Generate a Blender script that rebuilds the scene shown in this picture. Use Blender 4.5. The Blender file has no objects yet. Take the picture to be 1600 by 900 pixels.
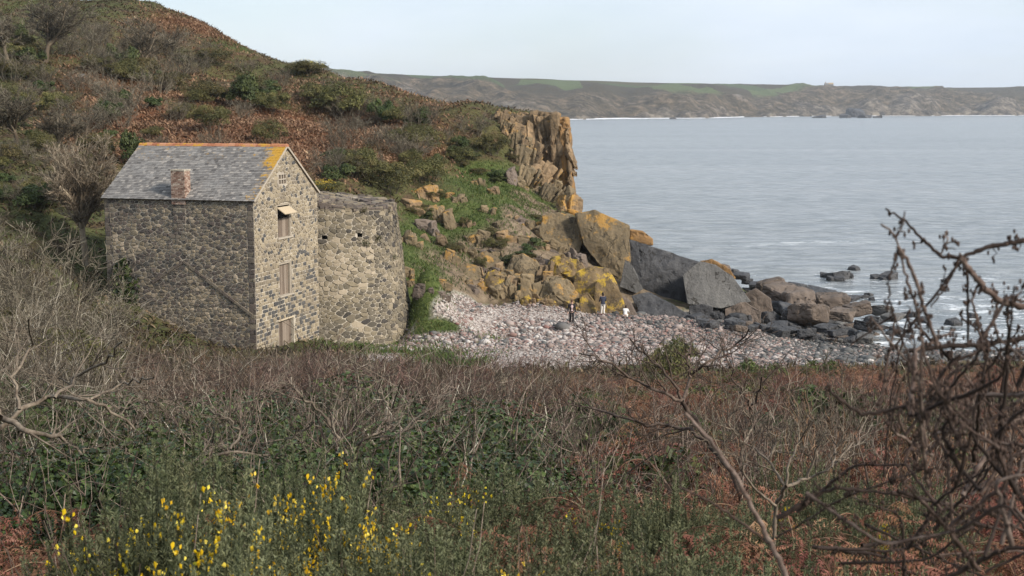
import bpy, bmesh, math
import numpy as np
from mathutils import Vector, Matrix
R = math.radians
PI = math.pi
scene = bpy.context.scene
COL = scene.collection

# ------------------------------------------------------------------ camera, sky, sun, exposure
CAMZ = 18.0
F = 2133.0                              # focal length in photo pixels (1600 wide)
PITCH = math.atan(282 / F)              # horizon at row 168
cam_d = bpy.data.cameras.new("camera")
cam = bpy.data.objects.new("camera", cam_d)
COL.objects.link(cam)
cam.location = (0, 0, CAMZ)
cam.rotation_euler = (PI / 2 - PITCH, 0, 0)
cam_d.sensor_width = 36
cam_d.lens = 36 * F / 1600
cam_d.clip_start = 0.05
cam_d.clip_end = 60000
cam_d.dof.use_dof = True
cam_d.dof.focus_distance = 22
cam_d.dof.aperture_fstop = 11
scene.camera = cam

SUN_AZ = R(124)                         # clockwise from +Y (away from the camera)
SUN_EL = R(31)
sun_dir = Vector((math.sin(SUN_AZ) * math.cos(SUN_EL), math.cos(SUN_AZ) * math.cos(SUN_EL), math.sin(SUN_EL)))
sun_d = bpy.data.lights.new("sun", 'SUN')
sun_d.energy = 3.2
sun_d.angle = R(8.0)
sun_d.color = (1.0, 0.92, 0.82)
sun = bpy.data.objects.new("sun", sun_d)
COL.objects.link(sun)
sun.rotation_euler = (-sun_dir).to_track_quat('-Z', 'Y').to_euler()
sun.location = (60, -40, 80)

scene.view_settings.view_transform = 'Standard'
scene.view_settings.look = 'None'
scene.view_settings.gamma = 1
scene.view_settings.use_curve_mapping = False
scene.view_settings.exposure = 0.75
scene.cycles.use_denoising = True
scene.cycles.max_bounces = 6
scene.cycles.diffuse_bounces = 3
scene.cycles.glossy_bounces = 2
scene.cycles.transparent_max_bounces = 6
scene.cycles.volume_bounces = 0

# ------------------------------------------------------------------ node helpers
def sock(v):
    return v
class NT:
    def __init__(s, nt):
        s.nt = nt
    def n(s, typ, ins=None, **props):
        nd = s.nt.nodes.new(typ)
        for k, v in props.items():
            setattr(nd, k, v)
        for k, v in (ins or {}).items():
            i = nd.inputs[k]
            if isinstance(v, bpy.types.NodeSocket):
                s.nt.links.new(v, i)
            else:
                if i.type == 'RGBA' and isinstance(v, (tuple, list)) and len(v) == 3:
                    v = (*v, 1)
                i.default_value = v
        return nd
    def noise(s, vec, scale, detail=4, rough=0.55, dist=0.0):
        return s.n('ShaderNodeTexNoise', {'Vector': vec, 'Scale': scale, 'Detail': detail, 'Roughness': rough, 'Distortion': dist}).outputs['Fac']
    def math(s, op, a, b=0.0, clamp=False):
        return s.n('ShaderNodeMath', {0: a, 1: b}, operation=op, use_clamp=clamp).outputs[0]
    def ss(s, x, a, b):
        return s.n('ShaderNodeMapRange', {'Value': x, 'From Min': a, 'From Max': b}, interpolation_type='SMOOTHSTEP').outputs[0]
    def mix(s, f, a, b, mode='MIX'):
        m = s.n('ShaderNodeMix', data_type='RGBA', blend_type=mode)
        for idx, v in ((0, f), (6, a), (7, b)):
            i = m.inputs[idx]
            if isinstance(v, bpy.types.NodeSocket):
                s.nt.links.new(v, i)
            else:
                i.default_value = (*v, 1) if isinstance(v, (tuple, list)) and len(v) == 3 else v
        return m.outputs[2]
    def ramp(s, f, stops, interp='LINEAR'):
        r = s.n('ShaderNodeValToRGB', {'Fac': f})
        e = r.color_ramp.elements
        r.color_ramp.interpolation = interp
        while len(e) < len(stops):
            e.new(0.5)
        for k, (p, c) in enumerate(stops):
            e[k].position = p
            e[k].color = (*c, 1)
        return r.outputs['Color']
    def attr(s, name):
        return s.n('ShaderNodeAttribute', attribute_name=name).outputs['Fac']
    def bump(s, h, strength=0.5, dist=0.05):
        return s.n('ShaderNodeBump', {'Height': h, 'Strength': strength, 'Distance': dist}).outputs['Normal']

def new_mat(name):
    m = bpy.data.materials.new(name)
    m.use_nodes = True
    m.node_tree.nodes.clear()
    return m, NT(m.node_tree)
def finish(t, shader):
    o = t.nt.nodes.new('ShaderNodeOutputMaterial')
    t.nt.links.new(shader, o.inputs['Surface'])
def principled(t, col, rough=0.8, normal=None, spec=0.3, **kw):
    ins = {'Base Color': col, 'Roughness': rough, 'Specular IOR Level': spec}
    if normal is not None:
        ins['Normal'] = normal
    ins.update(kw)
    return t.n('ShaderNodeBsdfPrincipled', ins).outputs[0]

def leaf_mat(name, stops, rough=0.55, transl=0.25, spec=0.25, objvar=0.35):
    m, t = new_mat(name)
    c = t.ramp(t.attr('tint'), stops)
    rnd = t.n('ShaderNodeObjectInfo').outputs['Random']
    c = t.n('ShaderNodeHueSaturation', {'Hue': t.math('ADD', t.math('MULTIPLY', rnd, 0.04), 0.48),
            'Value': t.math('ADD', t.math('MULTIPLY', rnd, objvar), 1 - objvar / 2), 'Color': c}).outputs[0]
    p = principled(t, c, rough, spec=spec)
    if transl > 0:
        tr = t.n('ShaderNodeBsdfTranslucent', {'Color': c}).outputs[0]
        p = t.n('ShaderNodeMixShader', {0: transl, 1: p, 2: tr}).outputs[0]
    finish(t, p)
    return m

# world: Nishita sky veiled by thin high cloud
world = bpy.data.worlds.new("World")
scene.world = world
world.use_nodes = True
world.node_tree.nodes.clear()
wt = NT(world.node_tree)
sky = wt.n('ShaderNodeTexSky', sky_type='NISHITA')
sky.sun_disc = False
sky.sun_elevation = SUN_EL
sky.sun_rotation = SUN_AZ
sky.altitude = 20
sky.dust_density = 1.2
wg = wt.n('ShaderNodeTexCoord').outputs['Generated']
wm = wt.n('ShaderNodeMapping', {'Vector': wg, 'Scale': (1.0, 1.0, 3.6), 'Location': (0.3, 0.1, 0.0)}).outputs[0]
cl = wt.noise(wm, 2.6, 6, 0.55, 0.3)
clf = wt.ss(cl, 0.36, 0.66)
cloudcol = wt.mix(wt.noise(wm, 5.0, 5, 0.6), (4.15, 4.85, 5.85), (5.85, 6.3, 6.85))
skyc = wt.mix(wt.math('ADD', wt.math('MULTIPLY', clf, 0.34), 0.62), sky.outputs[0], cloudcol)
bg = wt.n('ShaderNodeBackground', {'Color': skyc, 'Strength': 0.1})
wo = wt.nt.nodes.new('ShaderNodeOutputWorld')
wt.nt.links.new(bg.outputs[0], wo.inputs['Surface'])

# ------------------------------------------------------------------ object helpers
def tag(o, label=None, cat=None, group=None, kind=None):
    if label: o['label'] = label
    if cat: o['category'] = cat
    if group: o['group'] = group
    if kind: o['kind'] = kind
    return o
def empty(name, loc=(0, 0, 0), rz=0.0):
    o = bpy.data.objects.new(name, None)
    o.empty_display_size = 0.3
    COL.objects.link(o)
    o.location = loc
    o.rotation_euler = (0, 0, rz)
    return o
def link(name, me, parent=None):
    o = bpy.data.objects.new(name, me)
    COL.objects.link(o)
    if parent: o.parent = parent
    return o
def dup(root):
    r = root.copy()
    COL.objects.link(r)
    for ch in root.children:
        c = ch.copy(); COL.objects.link(c); c.parent = r
        for g in ch.children:
            d = g.copy(); COL.objects.link(d); d.parent = c
    return r

class MB:
    """collects vertex and face arrays and builds one mesh"""
    def __init__(s):
        s.v = []; s.t = []; s.f = []; s.n = 0
    def add(s, V, Fc, mat=0, tint=0.5):
        V = np.asarray(V, float).reshape(-1, 3)
        Fc = np.asarray(Fc, int)
        if len(V) == 0 or len(Fc) == 0: return
        s.v.append(V)
        t = np.full(len(V), tint, float) if np.isscalar(tint) else np.asarray(tint, float).reshape(-1)
        s.t.append(t)
        s.f.append((Fc + s.n, mat))
        s.n += len(V)
    def box(s, c, sz, mat=0, tint=0.5, rz=0.0):
        x, y, z = np.array(sz) / 2
        V = np.array([[-x,-y,-z],[x,-y,-z],[x,y,-z],[-x,y,-z],[-x,-y,z],[x,-y,z],[x,y,z],[-x,y,z]])
        if rz:
            ca, sa = math.cos(rz), math.sin(rz)
            V = V @ np.array([[ca, sa, 0], [-sa, ca, 0], [0, 0, 1]])
        s.add(V + np.array(c), [[0,3,2,1],[4,5,6,7],[0,1,5,4],[1,2,6,5],[2,3,7,6],[3,0,4,7]], mat, tint)
    def mesh(s, name, mats, smooth=False):
        me = bpy.data.meshes.new(name)
        V = np.concatenate(s.v); T = np.concatenate(s.t)
        me.vertices.add(len(V))
        me.vertices.foreach_set('co', V.astype(np.float32).ravel())
        tot = sum(f.size for f, _ in s.f); npol = sum(len(f) for f, _ in s.f)
        me.loops.add(tot); me.polygons.add(npol)
        me.loops.foreach_set('vertex_index', np.concatenate([f.ravel() for f, _ in s.f]).astype(np.int32))
        ls = []; mi = []; off = 0
        for f, m in s.f:
            k = f.shape[1]
            ls.append(off + np.arange(len(f)) * k); off += f.size
            mi.append(np.full(len(f), m) if np.isscalar(m) else np.asarray(m))
        me.polygons.foreach_set('loop_start', np.concatenate(ls).astype(np.int32))
        me.polygons.foreach_set('material_index', np.concatenate(mi).astype(np.int32))
        me.polygons.foreach_set('use_smooth', np.full(npol, bool(smooth)))
        a = me.attributes.new('tint', 'FLOAT', 'POINT')
        a.data.foreach_set('value', T.astype(np.float32))
        for m in (mats if isinstance(mats, (list, tuple)) else [mats]):
            me.materials.append(m)
        me.update(calc_edges=True)
        return me
    def build(s, name, mats, parent=None, smooth=False):
        return link(name, s.mesh(name, mats, smooth), parent)

# ------------------------------------------------------------------ numpy noise and camera geometry
_rng0 = np.random.default_rng(7)
_T2 = _rng0.random((256, 256)); _T3 = _rng0.random((64, 64, 64))
def vn2(x, y):
    xi = np.floor(x).astype(int); yi = np.floor(y).astype(int)
    fx = x - xi; fy = y - yi
    fx = fx * fx * (3 - 2 * fx); fy = fy * fy * (3 - 2 * fy)
    a = _T2[xi & 255, yi & 255]; b = _T2[(xi + 1) & 255, yi & 255]
    c = _T2[xi & 255, (yi + 1) & 255]; d = _T2[(xi + 1) & 255, (yi + 1) & 255]
    return (a + (b - a) * fx) * (1 - fy) + (c + (d - c) * fx) * fy
def fbm2(x, y, o=4):
    x = np.asarray(x, float); y = np.asarray(y, float)
    s = 0; a = 0.5
    for k in range(o):
        s = s + a * (vn2(x + 17.3 * k, y + 9.1 * k) * 2 - 1); a *= 0.5; x = x * 2.03; y = y * 2.03
    return s
def vn3(p):
    i = np.floor(p).astype(int); f = p - i; f = f * f * (3 - 2 * f)
    r = 0
    for dx in (0, 1):
        for dy in (0, 1):
            for dz in (0, 1):
                w = (f[:, 0] if dx else 1 - f[:, 0]) * (f[:, 1] if dy else 1 - f[:, 1]) * (f[:, 2] if dz else 1 - f[:, 2])
                r = r + w * _T3[(i[:, 0] + dx) & 63, (i[:, 1] + dy) & 63, (i[:, 2] + dz) & 63]
    return r
def fbm3(p, o=4):
    s = 0; a = 0.5; p = np.asarray(p, float)
    for k in range(o):
        s = s + a * (vn3(p + 11.7 * k) * 2 - 1); a *= 0.5; p = p * 2.03
    return s
def nrm(v):
    return v / np.maximum(np.linalg.norm(v, axis=-1, keepdims=True), 1e-9)

CP, SP = math.cos(PITCH), math.sin(PITCH)
def unp(px, py, d):
    """world point seen at photo pixel (px,py) at forward distance d"""
    u = (px - 800) / F; v = (450 - py) / F
    k = d / (CP + v * SP)
    return np.array([u * k, d, CAMZ + k * (-SP + v * CP)])
def proj(P):
    P = np.asarray(P, float)
    X = P[..., 0]; Y = P[..., 1]; Z = P[..., 2] - CAMZ
    zc = Y * CP - Z * SP; yc = Y * SP + Z * CP
    zc = np.where(zc < 0.1, 0.1, zc)
    return 800 + F * X / zc, 450 - F * yc / zc

# ------------------------------------------------------------------ terrain
ctrl = [  # world x, y, ground z
 (0,-15,17.4),(0,0,16.2),(0,4,15.5),(0,7,14.75),(0,14,12.9),(0,25,10.7),(0,40,8.2),(0,55,6.3),(0,66,5.1),
 (-8,0,16.6),(-6,7,14.9),(-8,14,13.2),(-10,25,11.4),(-14,40,9.6),(-18,55,7.6),(-14,66,5.5),(-9,70,4.8),
 (-20,25,13.0),(-24,40,12.0),(-28,55,10.8),(-30,70,10.0),(-36,82,11.0),(-27,72,7.0),(-27,82,7.2),(-20,72,5.2),(-17,74,4.6),(-12,76,4.4),(-24.5,84,6.5),
 (-22,92,9.5),(-18,90,7.5),(-13,100,9.0),(-7,90,3.8),(-6,94,4.4),(-22,96,11.0),
 (8,0,15.9),(6,7,14.5),(8,14,12.7),(10,25,10.3),(14,40,7.9),(12,55,6.0),(10,64,4.9),(20,55,6.0),(22,63,5.3),(31,66,5.4),(30,76,3.4),(40,60,6.3),
 (45,78,4.6),(60,40,8.5),(60,75,4.5),(90,60,5),(60,0,15),(90,0,14),(-60,0,19),(-140,0,26),(-60,40,16.5),(-140,40,26),
 (0,72,4.7),(2,80,4.2),(8,82,3.4),(4,95,2.85),(-3,90,3.5),(15,95,2.0),(22,95,0.95),(12,100,2.4),(16,104,1.7),(20,108,1.0),(26,112,0.25),
 (30,97,0.3),(32,104,-0.4),(41,106,-0.3),(55,92,0.3),(60,104,-0.6),(90,100,-1.5),(24,125,0.0),(26,139,-0.6),(34,118,-1.0),(45,114,-1.2),(30,135,-2),
 (15,152,-1),(22,152,-2),(11.5,141,5.0),(15,139,3.4),(10,148,3),(20,136,1.5),(12,112,2.8),(15,113,2.2),(13,116,3.5),(10,109,3.2),(13,133,5.5),(9.5,144,6),(5,164,5),(6,180,-3),(-10,186,8),(-8,206,-3),(-30,218,12),(-28,244,-2),(-60,252,20),(-58,290,2),
 (60,130,-4),(60,200,-6),(20,200,-6),(0,240,-6),(90,260,-8),(-20,270,-6),(0,270,-8),
 (-70,100,21),(-140,100,32),(-100,200,44),(-140,200,52),(-140,270,48),(-95,270,34),
]
ctrlpx = [  # photo px, py, distance of the bare slope
 (240,8,205),(330,42,199),(440,97,190),(520,116,180),(590,130,171),(700,163,157),(780,176,150),(840,182,146),(880,200,143),(898,318,138),
 (300,160,142),(450,190,130),(600,268,116),(700,380,108),(740,310,118),(780,215,136),(800,335,117),(720,445,100),(760,478,99),
 (650,405,100),(650,452,95),(640,484,90),(100,110,150),(0,20,190),(100,235,112),(200,215,115),(0,210,120),(0,330,88),(60,410,78),
 (-150,200,120),(-150,420,70),(920,335,127),(985,368,125),(1020,390,125),(1100,420,128),(1155,440,134),(990,480,106),(1060,484,108),(1130,490,110),
 (905,478,102),(850,474,100),(820,410,107),(870,385,113),(840,320,128),(850,300,134),(560,200,140),(400,130,170),(350,230,110),(500,290,104),
]
CT = np.array(ctrl + [tuple(unp(*c)) for c in ctrlpx], float)
def _phi(r): return np.sqrt(r * r + 2.0)
_A = _phi(np.hypot(CT[:, None, 0] - CT[None, :, 0], CT[:, None, 1] - CT[None, :, 1]))
_P = np.c_[np.ones(len(CT)), CT[:, :2]]
_M = np.block([[_A, _P], [_P.T, np.zeros((3, 3))]])
_W = np.linalg.solve(_M, np.r_[CT[:, 2], 0, 0, 0])
BEACH = np.array([(-7.5,92),(-4,98),(4,102),(14,106),(22,111),(30,118),(45,116),(60,108),(60,92),(40,88),(25,79),(14,73),(5,68.5),(-3,67),(-8,71),(-8.5,82)])
def inpoly(x, y, P):
    x = np.asarray(x, float); y = np.asarray(y, float)
    r = np.zeros(x.shape, bool)
    for (x0, y0), (x1, y1) in zip(P, np.roll(P, -1, 0)):
        c = ((y0 > y) != (y1 > y)) & (x < (x1 - x0) * (y - y0) / (y1 - y0 + 1e-12) + x0)
        r ^= c
    return r
def H(x, y):
    x = np.asarray(x, float); y = np.asarray(y, float)
    sh = x.shape; x = x.ravel(); y = y.ravel()
    z = np.empty(len(x))
    for a in range(0, len(x), 20000):
        xs = x[a:a + 20000]; ys = y[a:a + 20000]
        z[a:a + 20000] = _phi(np.hypot(xs[:, None] - CT[None, :, 0], ys[:, None] - CT[None, :, 1])) @ _W[:-3] + _W[-3] + _W[-2] * xs + _W[-1] * ys
    amp = np.clip((y - 8) / 90, 0.04, 1.0) * np.where(inpoly(x, y, BEACH), 0.12, 1.0)
    z = z + amp * (1.1 * fbm2(x / 7, y / 7, 4) + 0.25 * fbm2(x / 1.7, y / 1.7, 2))
    pxa = 800 + F * x / np.maximum(y, 1) * 0.995       # the sea side of the headland drops away
    lim = np.interp(pxa, [880, 889, 900, 985, 1100, 1160, 1200], [200, 330, 338, 372, 420, 450, 480])
    zl_ = CAMZ - (lim - 168) / F * y * 1.0
    z = np.where((pxa > 881) & (y > 119) & (pxa < 1200), np.minimum(z, zl_), z)
    return z.reshape(sh)
def h1(x, y): return float(H(np.array([x]), np.array([y]))[0])
def hit(px, py, y0=60.0, y1=250.0):
    """terrain point under a photo pixel"""
    ds = np.arange(y0, y1, 0.5)
    P = np.array([unp(px, py, d) for d in ds])
    g = H(P[:, 0], P[:, 1])
    k = np.nonzero(g >= P[:, 2])[0]
    i = k[0] if len(k) else len(ds) - 1
    return np.array([P[i, 0], P[i, 1], g[i]])

xs = np.arange(-140, 90.1, 0.62); ys = np.arange(-15, 270.1, 0.62)
GX, GY = np.meshgrid(xs, ys, indexing='ij')
GZ = H(GX, GY)
TPX, TPY = proj(np.stack([GX, GY, GZ], -1))
def blob(px, py, cx, cy, rx, ry):
    return np.exp(-(((px - cx) / rx) ** 2 + ((py - cy) / ry) ** 2))
def grass_w(px, py, x, y, z):
    g = 1.0 * blob(px, py, 800, 300, 75, 32) + 1.15 * blob(px, py, 665, 405, 75, 60) + .55 * blob(px, py, 760, 375, 70, 40) + 0.5 * blob(px, py, 740, 270, 60, 40) + 0.7 * blob(px, py, 740, 340, 90, 35) \
        + 0.8 * blob(px, py, 560, 545, 110, 16) + 0.62 * blob(px, py, 680, 512, 60, 15) + 0.95 * blob(px, py, 715, 560, 80, 14) + .35 * blob(px, py, 655, 490, 30, 20) + 0.6 * blob(px, py, 380, 65, 70, 22) \
        + 0.5 * blob(px, py, 150, 95, 50, 25) + 0.45 * blob(px, py, 650, 470, 40, 20) + 0.5*blob(px, py, 770, 530, 25, 10)
    g = np.where(y < 60, 0, g)
    return np.clip(g * (0.75 + 0.9 * fbm2(x / 2.2, y / 2.2, 3)), 0, 1)
def russet_w(px, py, x, y, z):
    g = 1.25 * blob(px, py, 430, 205, 240, 58) + 0.9 * blob(px, py, 160, 150, 110, 60) + 0.9 * blob(px, py, 320, 45, 110, 35) + 0.7 * blob(px, py, 560, 230, 130, 45) + 0.5 * blob(px, py, 250, 230, 120, 40)
    return np.clip(g * (0.8 + 1.0 * fbm2(x / 4, y / 4, 3)), 0, 1)

mt, t = new_mat('terrain_soil')
co = t.n('ShaderNodeTexCoord').outputs['Object']
n1 = t.noise(co, 0.5, 6); n2 = t.noise(co, 4.0, 5, 0.65)
soil = t.ramp(n2, [(0.3, (0.035, 0.026, 0.016)), (0.55, (0.085, 0.06, 0.035)), (0.75, (0.13, 0.10, 0.055))])
olive = t.ramp(n2, [(0.3, (0.03, 0.036, 0.013)), (0.7, (0.10, 0.105, 0.04))])
base = t.mix(t.ss(n1, 0.36, 0.52), soil, olive)
rus = t.ramp(n2, [(0.3, (0.06, 0.027, 0.014)), (0.7, (0.2, 0.09, 0.045))])
base = t.mix(t.attr('russet'), base, rus)
gr = t.ramp(n2, [(0.3, (0.035, 0.05, 0.013)), (0.55, (0.075, 0.10, 0.028)), (0.75, (0.15, 0.14, 0.06))])
base = t.mix(t.ss(t.attr('grass'), 0.15, 0.6), base, gr)
rk = t.ramp(t.noise(t.n('ShaderNodeMapping', {'Vector': co, 'Scale': (1, 1, .35)}).outputs[0], 1.6, 7, 0.7), [(0.3, (0.05, 0.04, 0.03)), (0.5, (0.16, 0.12, 0.08)), (0.7, (0.27, 0.21, 0.14))])
base = t.mix(t.ss(t.attr('rocky'), 0.3, 0.6), base, rk)
vb = t.n('ShaderNodeTexVoronoi', {'Vector': co, 'Scale': 7.5})
peb = t.ramp(t.n('ShaderNodeSeparateColor', {0: vb.outputs['Color']}).outputs[0], [(0.0, (0.12, 0.11, 0.10)), (0.35, (0.27, 0.22, 0.19)), (0.7, (0.42, 0.36, 0.32)), (1.0, (0.5, 0.47, 0.43))])
base = t.mix(t.attr('beach'), base, peb)
wet = t.ramp(n2, [(0.3, (0.03, 0.03, 0.03)), (0.7, (0.075, 0.07, 0.062))])
base = t.mix(t.attr('shore'), base, wet)
finish(t, principled(t, base, 0.9, t.bump(n2, 0.8, 0.15), 0.15))

mb = MB()
nx, ny = GX.shape
idx = np.arange(nx * ny).reshape(nx, ny)
quads = np.stack([idx[:-1, :-1], idx[1:, :-1], idx[1:, 1:], idx[:-1, 1:]], -1).reshape(-1, 4)
mb.add(np.stack([GX, GY, GZ], -1).reshape(-1, 3), quads)
ground = mb.build('ground', mt, smooth=True)
ground['kind'] = 'structure'
def add_attr(o, name, val):
    a = o.data.attributes.new(name, 'FLOAT', 'POINT')
    a.data.foreach_set('value', np.asarray(val, np.float32).ravel())
GRASS = grass_w(TPX, TPY, GX, GY, GZ)
isb = inpoly(GX, GY, BEACH)
add_attr(ground, 'grass', GRASS)
ROCKY = np.clip((0.75 * blob(TPX, TPY, 770, 420, 140, 60) + blob(TPX, TPY, 850, 330, 60, 60) + blob(TPX, TPY, 1000, 440, 160, 60)) * 1.3 * (GY > 94) * (~isb), 0, 1) * np.clip(.75 + 1.6 * fbm2(GX / 2.6, GY / 2.6, 4), 0, 1)
add_attr(ground, 'rocky', ROCKY)
add_attr(ground, 'russet', russet_w(TPX, TPY, GX, GY, GZ))
add_attr(ground, 'beach', (isb & (GRASS < 0.45)) * 1.0)
add_attr(ground, 'shore', ((GZ < 1.1) & (GX > 8) & (GY > 70)) * np.clip((1.1 - GZ) / 0.6, 0, 1))

# ------------------------------------------------------------------ sea
ms, t = new_mat('sea_water')
geo = t.n('ShaderNodeNewGeometry').outputs['Position']
sx = t.n('ShaderNodeSeparateXYZ', {0: geo})
X_, Y_ = sx.outputs[0], sx.outputs[1]
mp1 = t.n('ShaderNodeMapping', {'Vector': geo, 'Scale': (0.35, 0.8, 1), 'Rotation': (0, 0, 0.15)}).outputs[0]
w1 = t.noise(mp1, 0.55, 5, 0.6, 0.4)
mp2 = t.n('ShaderNodeMapping', {'Vector': geo, 'Scale': (0.1, 0.6, 1), 'Rotation': (0, 0, 0.1)}).outputs[0]
w2 = t.noise(mp2, 0.10, 4, 0.55, 0.2)
mp3 = t.n('ShaderNodeMapping', {'Vector': geo, 'Scale': (0.18, 1.0, 1), 'Rotation': (0, 0, -0.04)}).outputs[0]
w3 = t.noise(mp3, 0.02, 5, 0.6, 0.3)
hgt = t.math('ADD', t.math('MULTIPLY', w1, 0.8), t.math('MULTIPLY', w2, 1.9))
nb = t.bump(hgt, 1.0, 2.2)
wcol = t.ramp(w3, [(0.32, (0.14, 0.16, 0.168)), (0.5, (0.19, 0.21, 0.216)), (0.7, (0.25, 0.265, 0.27))])
wcol = t.mix(t.ss(w1, 0.38, 0.62), t.mix(.25, wcol, (0.06, 0.075, 0.08)), t.mix(0.5, wcol, (0.34, 0.355, 0.36)))  # light and dark of the ripples also put into the colour, along the wave noise
# broken water: streaky foam that thickens towards the boulder shore
fm = t.n('ShaderNodeMapping', {'Vector': geo, 'Scale': (0.55, 0.7, 1), 'Rotation': (0, 0, .3)}).outputs[0]
f1 = t.noise(fm, 0.75, 8, 0.72, 0.6)
f2 = t.noise(fm, 0.12, 3, 0.5)
near = t.math('MULTIPLY', t.ss(Y_, 172, 122), t.ss(X_, 6, 26))
thr = t.math('SUBTRACT', 0.735, t.math('MULTIPLY', near, t.math('ADD', 0.10, t.math('MULTIPLY', f2, 0.22))))
foam = t.ss(t.math('SUBTRACT', f1, thr), 0.0, 0.06)
# a low breaker rolling in
wob = t.math('MULTIPLY', t.math('SUBTRACT', t.noise(geo, 0.05, 3), 0.5), 16)
line = t.math('ABSOLUTE', t.math('SUBTRACT', t.math('ADD', t.math('ADD', Y_, wob), t.math('MULTIPLY', X_, -0.25)), 172))
brk = t.math('MULTIPLY', t.math('MULTIPLY', t.ss(line, 2.6, 0.2), t.ss(f1, 0.42, 0.6)), t.math('MULTIPLY', t.ss(X_, 26, 36), t.ss(X_, 62, 48)))
foam = t.math('MAXIMUM', foam, t.math('MULTIPLY', brk, 0.7))
wcol = t.mix(t.math('MULTIPLY', foam, .8), wcol, (0.66, 0.69, 0.71))
rgh = t.math('ADD', 0.2, t.math('MULTIPLY', foam, 0.6))
finish(t, principled(t, wcol, rgh, nb, 0.5, IOR=1.33))
mb = MB()
mb.add([[-4500, 55, 0], [4500, 55, 0], [4500, 6000, 0], [-4500, 6000, 0]], [[0, 1, 2, 3]])
sea = mb.build('sea', ms)
sea['kind'] = 'structure'

# ------------------------------------------------------------------ far headland
mh, t = new_mat('far_headland')
geo = t.n('ShaderNodeNewGeometry').outputs['Position']
n1 = t.noise(geo, 0.008, 6, 0.6); n2 = t.noise(geo, 0.045, 8, 0.75)
heath = t.ramp(n2, [(0.36, (0.035, 0.032, 0.02)), (0.5, (0.12, 0.095, 0.058)), (0.63, (0.27, 0.2, 0.13))])
rockc = t.ramp(n2, [(0.3, (0.12, 0.105, 0.09)), (0.7, (0.34, 0.29, 0.24))])
c = t.mix(t.math('MULTIPLY', t.ss(t.math('ADD', t.math('MULTIPLY', n1, 0.6), t.math('MULTIPLY', n2, 0.4)), 0.54, 0.66), .7), heath, rockc)
c = t.mix(t.attr('cliff'), c, t.ramp(n2, [(0.38, (0.04, 0.036, 0.03)), (0.5, (0.15, 0.125, 0.095)), (0.62, (0.36, 0.3, 0.23))]))
vf = t.n('ShaderNodeTexVoronoi', {'Vector': t.n('ShaderNodeMapping', {'Vector': geo, 'Scale': (0.6, 0.35, 0.01)}).outputs[0], 'Scale': 0.012})
fc = t.ramp(t.n('ShaderNodeSeparateColor', {0: vf.outputs['Color']}).outputs[0], [(0.0, (0.09, 0.075, 0.045)), (0.45, (0.12, 0.11, 0.05)), (0.55, (0.105, 0.14, 0.055)), (0.85, (0.14, 0.175, 0.07)), (1.0, (0.15, 0.13, 0.06))], 'CONSTANT')
c = t.mix(t.attr('field'), c, fc)
finish(t, principled(t, c, 0.95, t.bump(n2, 1.0, 22.0), 0.1))
hp = np.arange(380, 1801, 5.0); ht = np.concatenate([np.linspace(0, 0.45, 34), np.linspace(0.47, 1, 22)])
HP, HT = np.meshgrid(hp, ht, indexing='ij')
shore_d = np.interp(HP, [380, 860, 1000, 1100, 1180, 1300, 1420, 1600, 1800], [1850, 2010, 2180, 2330, 2600, 2850, 2950, 3100, 3200])
shore_d = shore_d + 90 * fbm2(HP / 60, HP * 0 + 3, 4)
top_y = np.interp(HP, [380, 600, 640, 750, 860, 930, 1000, 1100, 1200, 1300, 1400, 1600, 1800], [108, 117, 119, 121, 124, 127, 129, 131, 133, 135, 136.5, 137, 138])
DD = shore_d + HT * 1500
ztop = CAMZ + (168 - top_y) * (shore_d + 900) / F
prof = np.interp(HT, [0, 0.012, 0.08, 0.2, 0.32, 0.6, 1.0], [-0.08, 0.12, 0.36, 0.66, 0.87, 1.0, 0.96])
HXw = (HP - 800) / F * DD
gul = fbm2(HXw / 210 + 0.35 * fbm2(DD / 200, HXw / 300, 2), DD / 700, 5)
small = fbm2(HXw / 55, DD / 80, 5)
env = np.clip(HT / 0.04, 0, 1) * np.clip(1.05 - HT * 1.9, 0.05, 1)
HZw = ztop * prof + env * (gul * 58 + small * 30) - 6 * env
mb = MB()
a, b = HP.shape
idx = np.arange(a * b).reshape(a, b)
mb.add(np.stack([HXw, DD, HZw], -1).reshape(-1, 3), np.stack([idx[:-1, :-1], idx[1:, :-1], idx[1:, 1:], idx[:-1, 1:]], -1).reshape(-1, 4))
hills = mb.build('hills', mh, smooth=True)
hills['kind'] = 'structure'
add_attr(hills, 'field', np.clip((HT - 0.27 - 0.1 * gul) / 0.05, 0, 1))
add_attr(hills, 'cliff', np.clip((0.10 + 0.14 * small + .08 * gul - HT) / 0.04, 0, 1))
msurf, t = new_mat('surf_foam')
finish(t, principled(t, (0.8, 0.81, 0.82), 0.7))
mb = MB()
rng = np.random.default_rng(5)
for k in range(len(hp) - 1):
    w = max(0.0, 0.42 + 1.6 * float(fbm2(np.array([hp[k] / 22.0]), np.array([1.5]), 3)[0])) * (60 if hp[k] < 1010 else 26)
    if w < 4: continue
    x0, x1 = hp[k], hp[k + 1]
    d0, d1 = shore_d[k, 0] + 30, shore_d[k + 1, 0] + 30
    mb.add([[(x0 - 800) / F * (d0 - 30 - w), d0 - 30 - w, .3], [(x1 - 800) / F * (d1 - 30 - w), d1 - 30 - w, .3], [(x1 - 800) / F * d1, d1, 1.5], [(x0 - 800) / F * d0, d0, 1.5]], [[0, 1, 2, 3]])
surf = mb.build('surf', msurf)
tag(surf, 'white surf along the foot of the distant headland', 'surf', kind='stuff')

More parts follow.
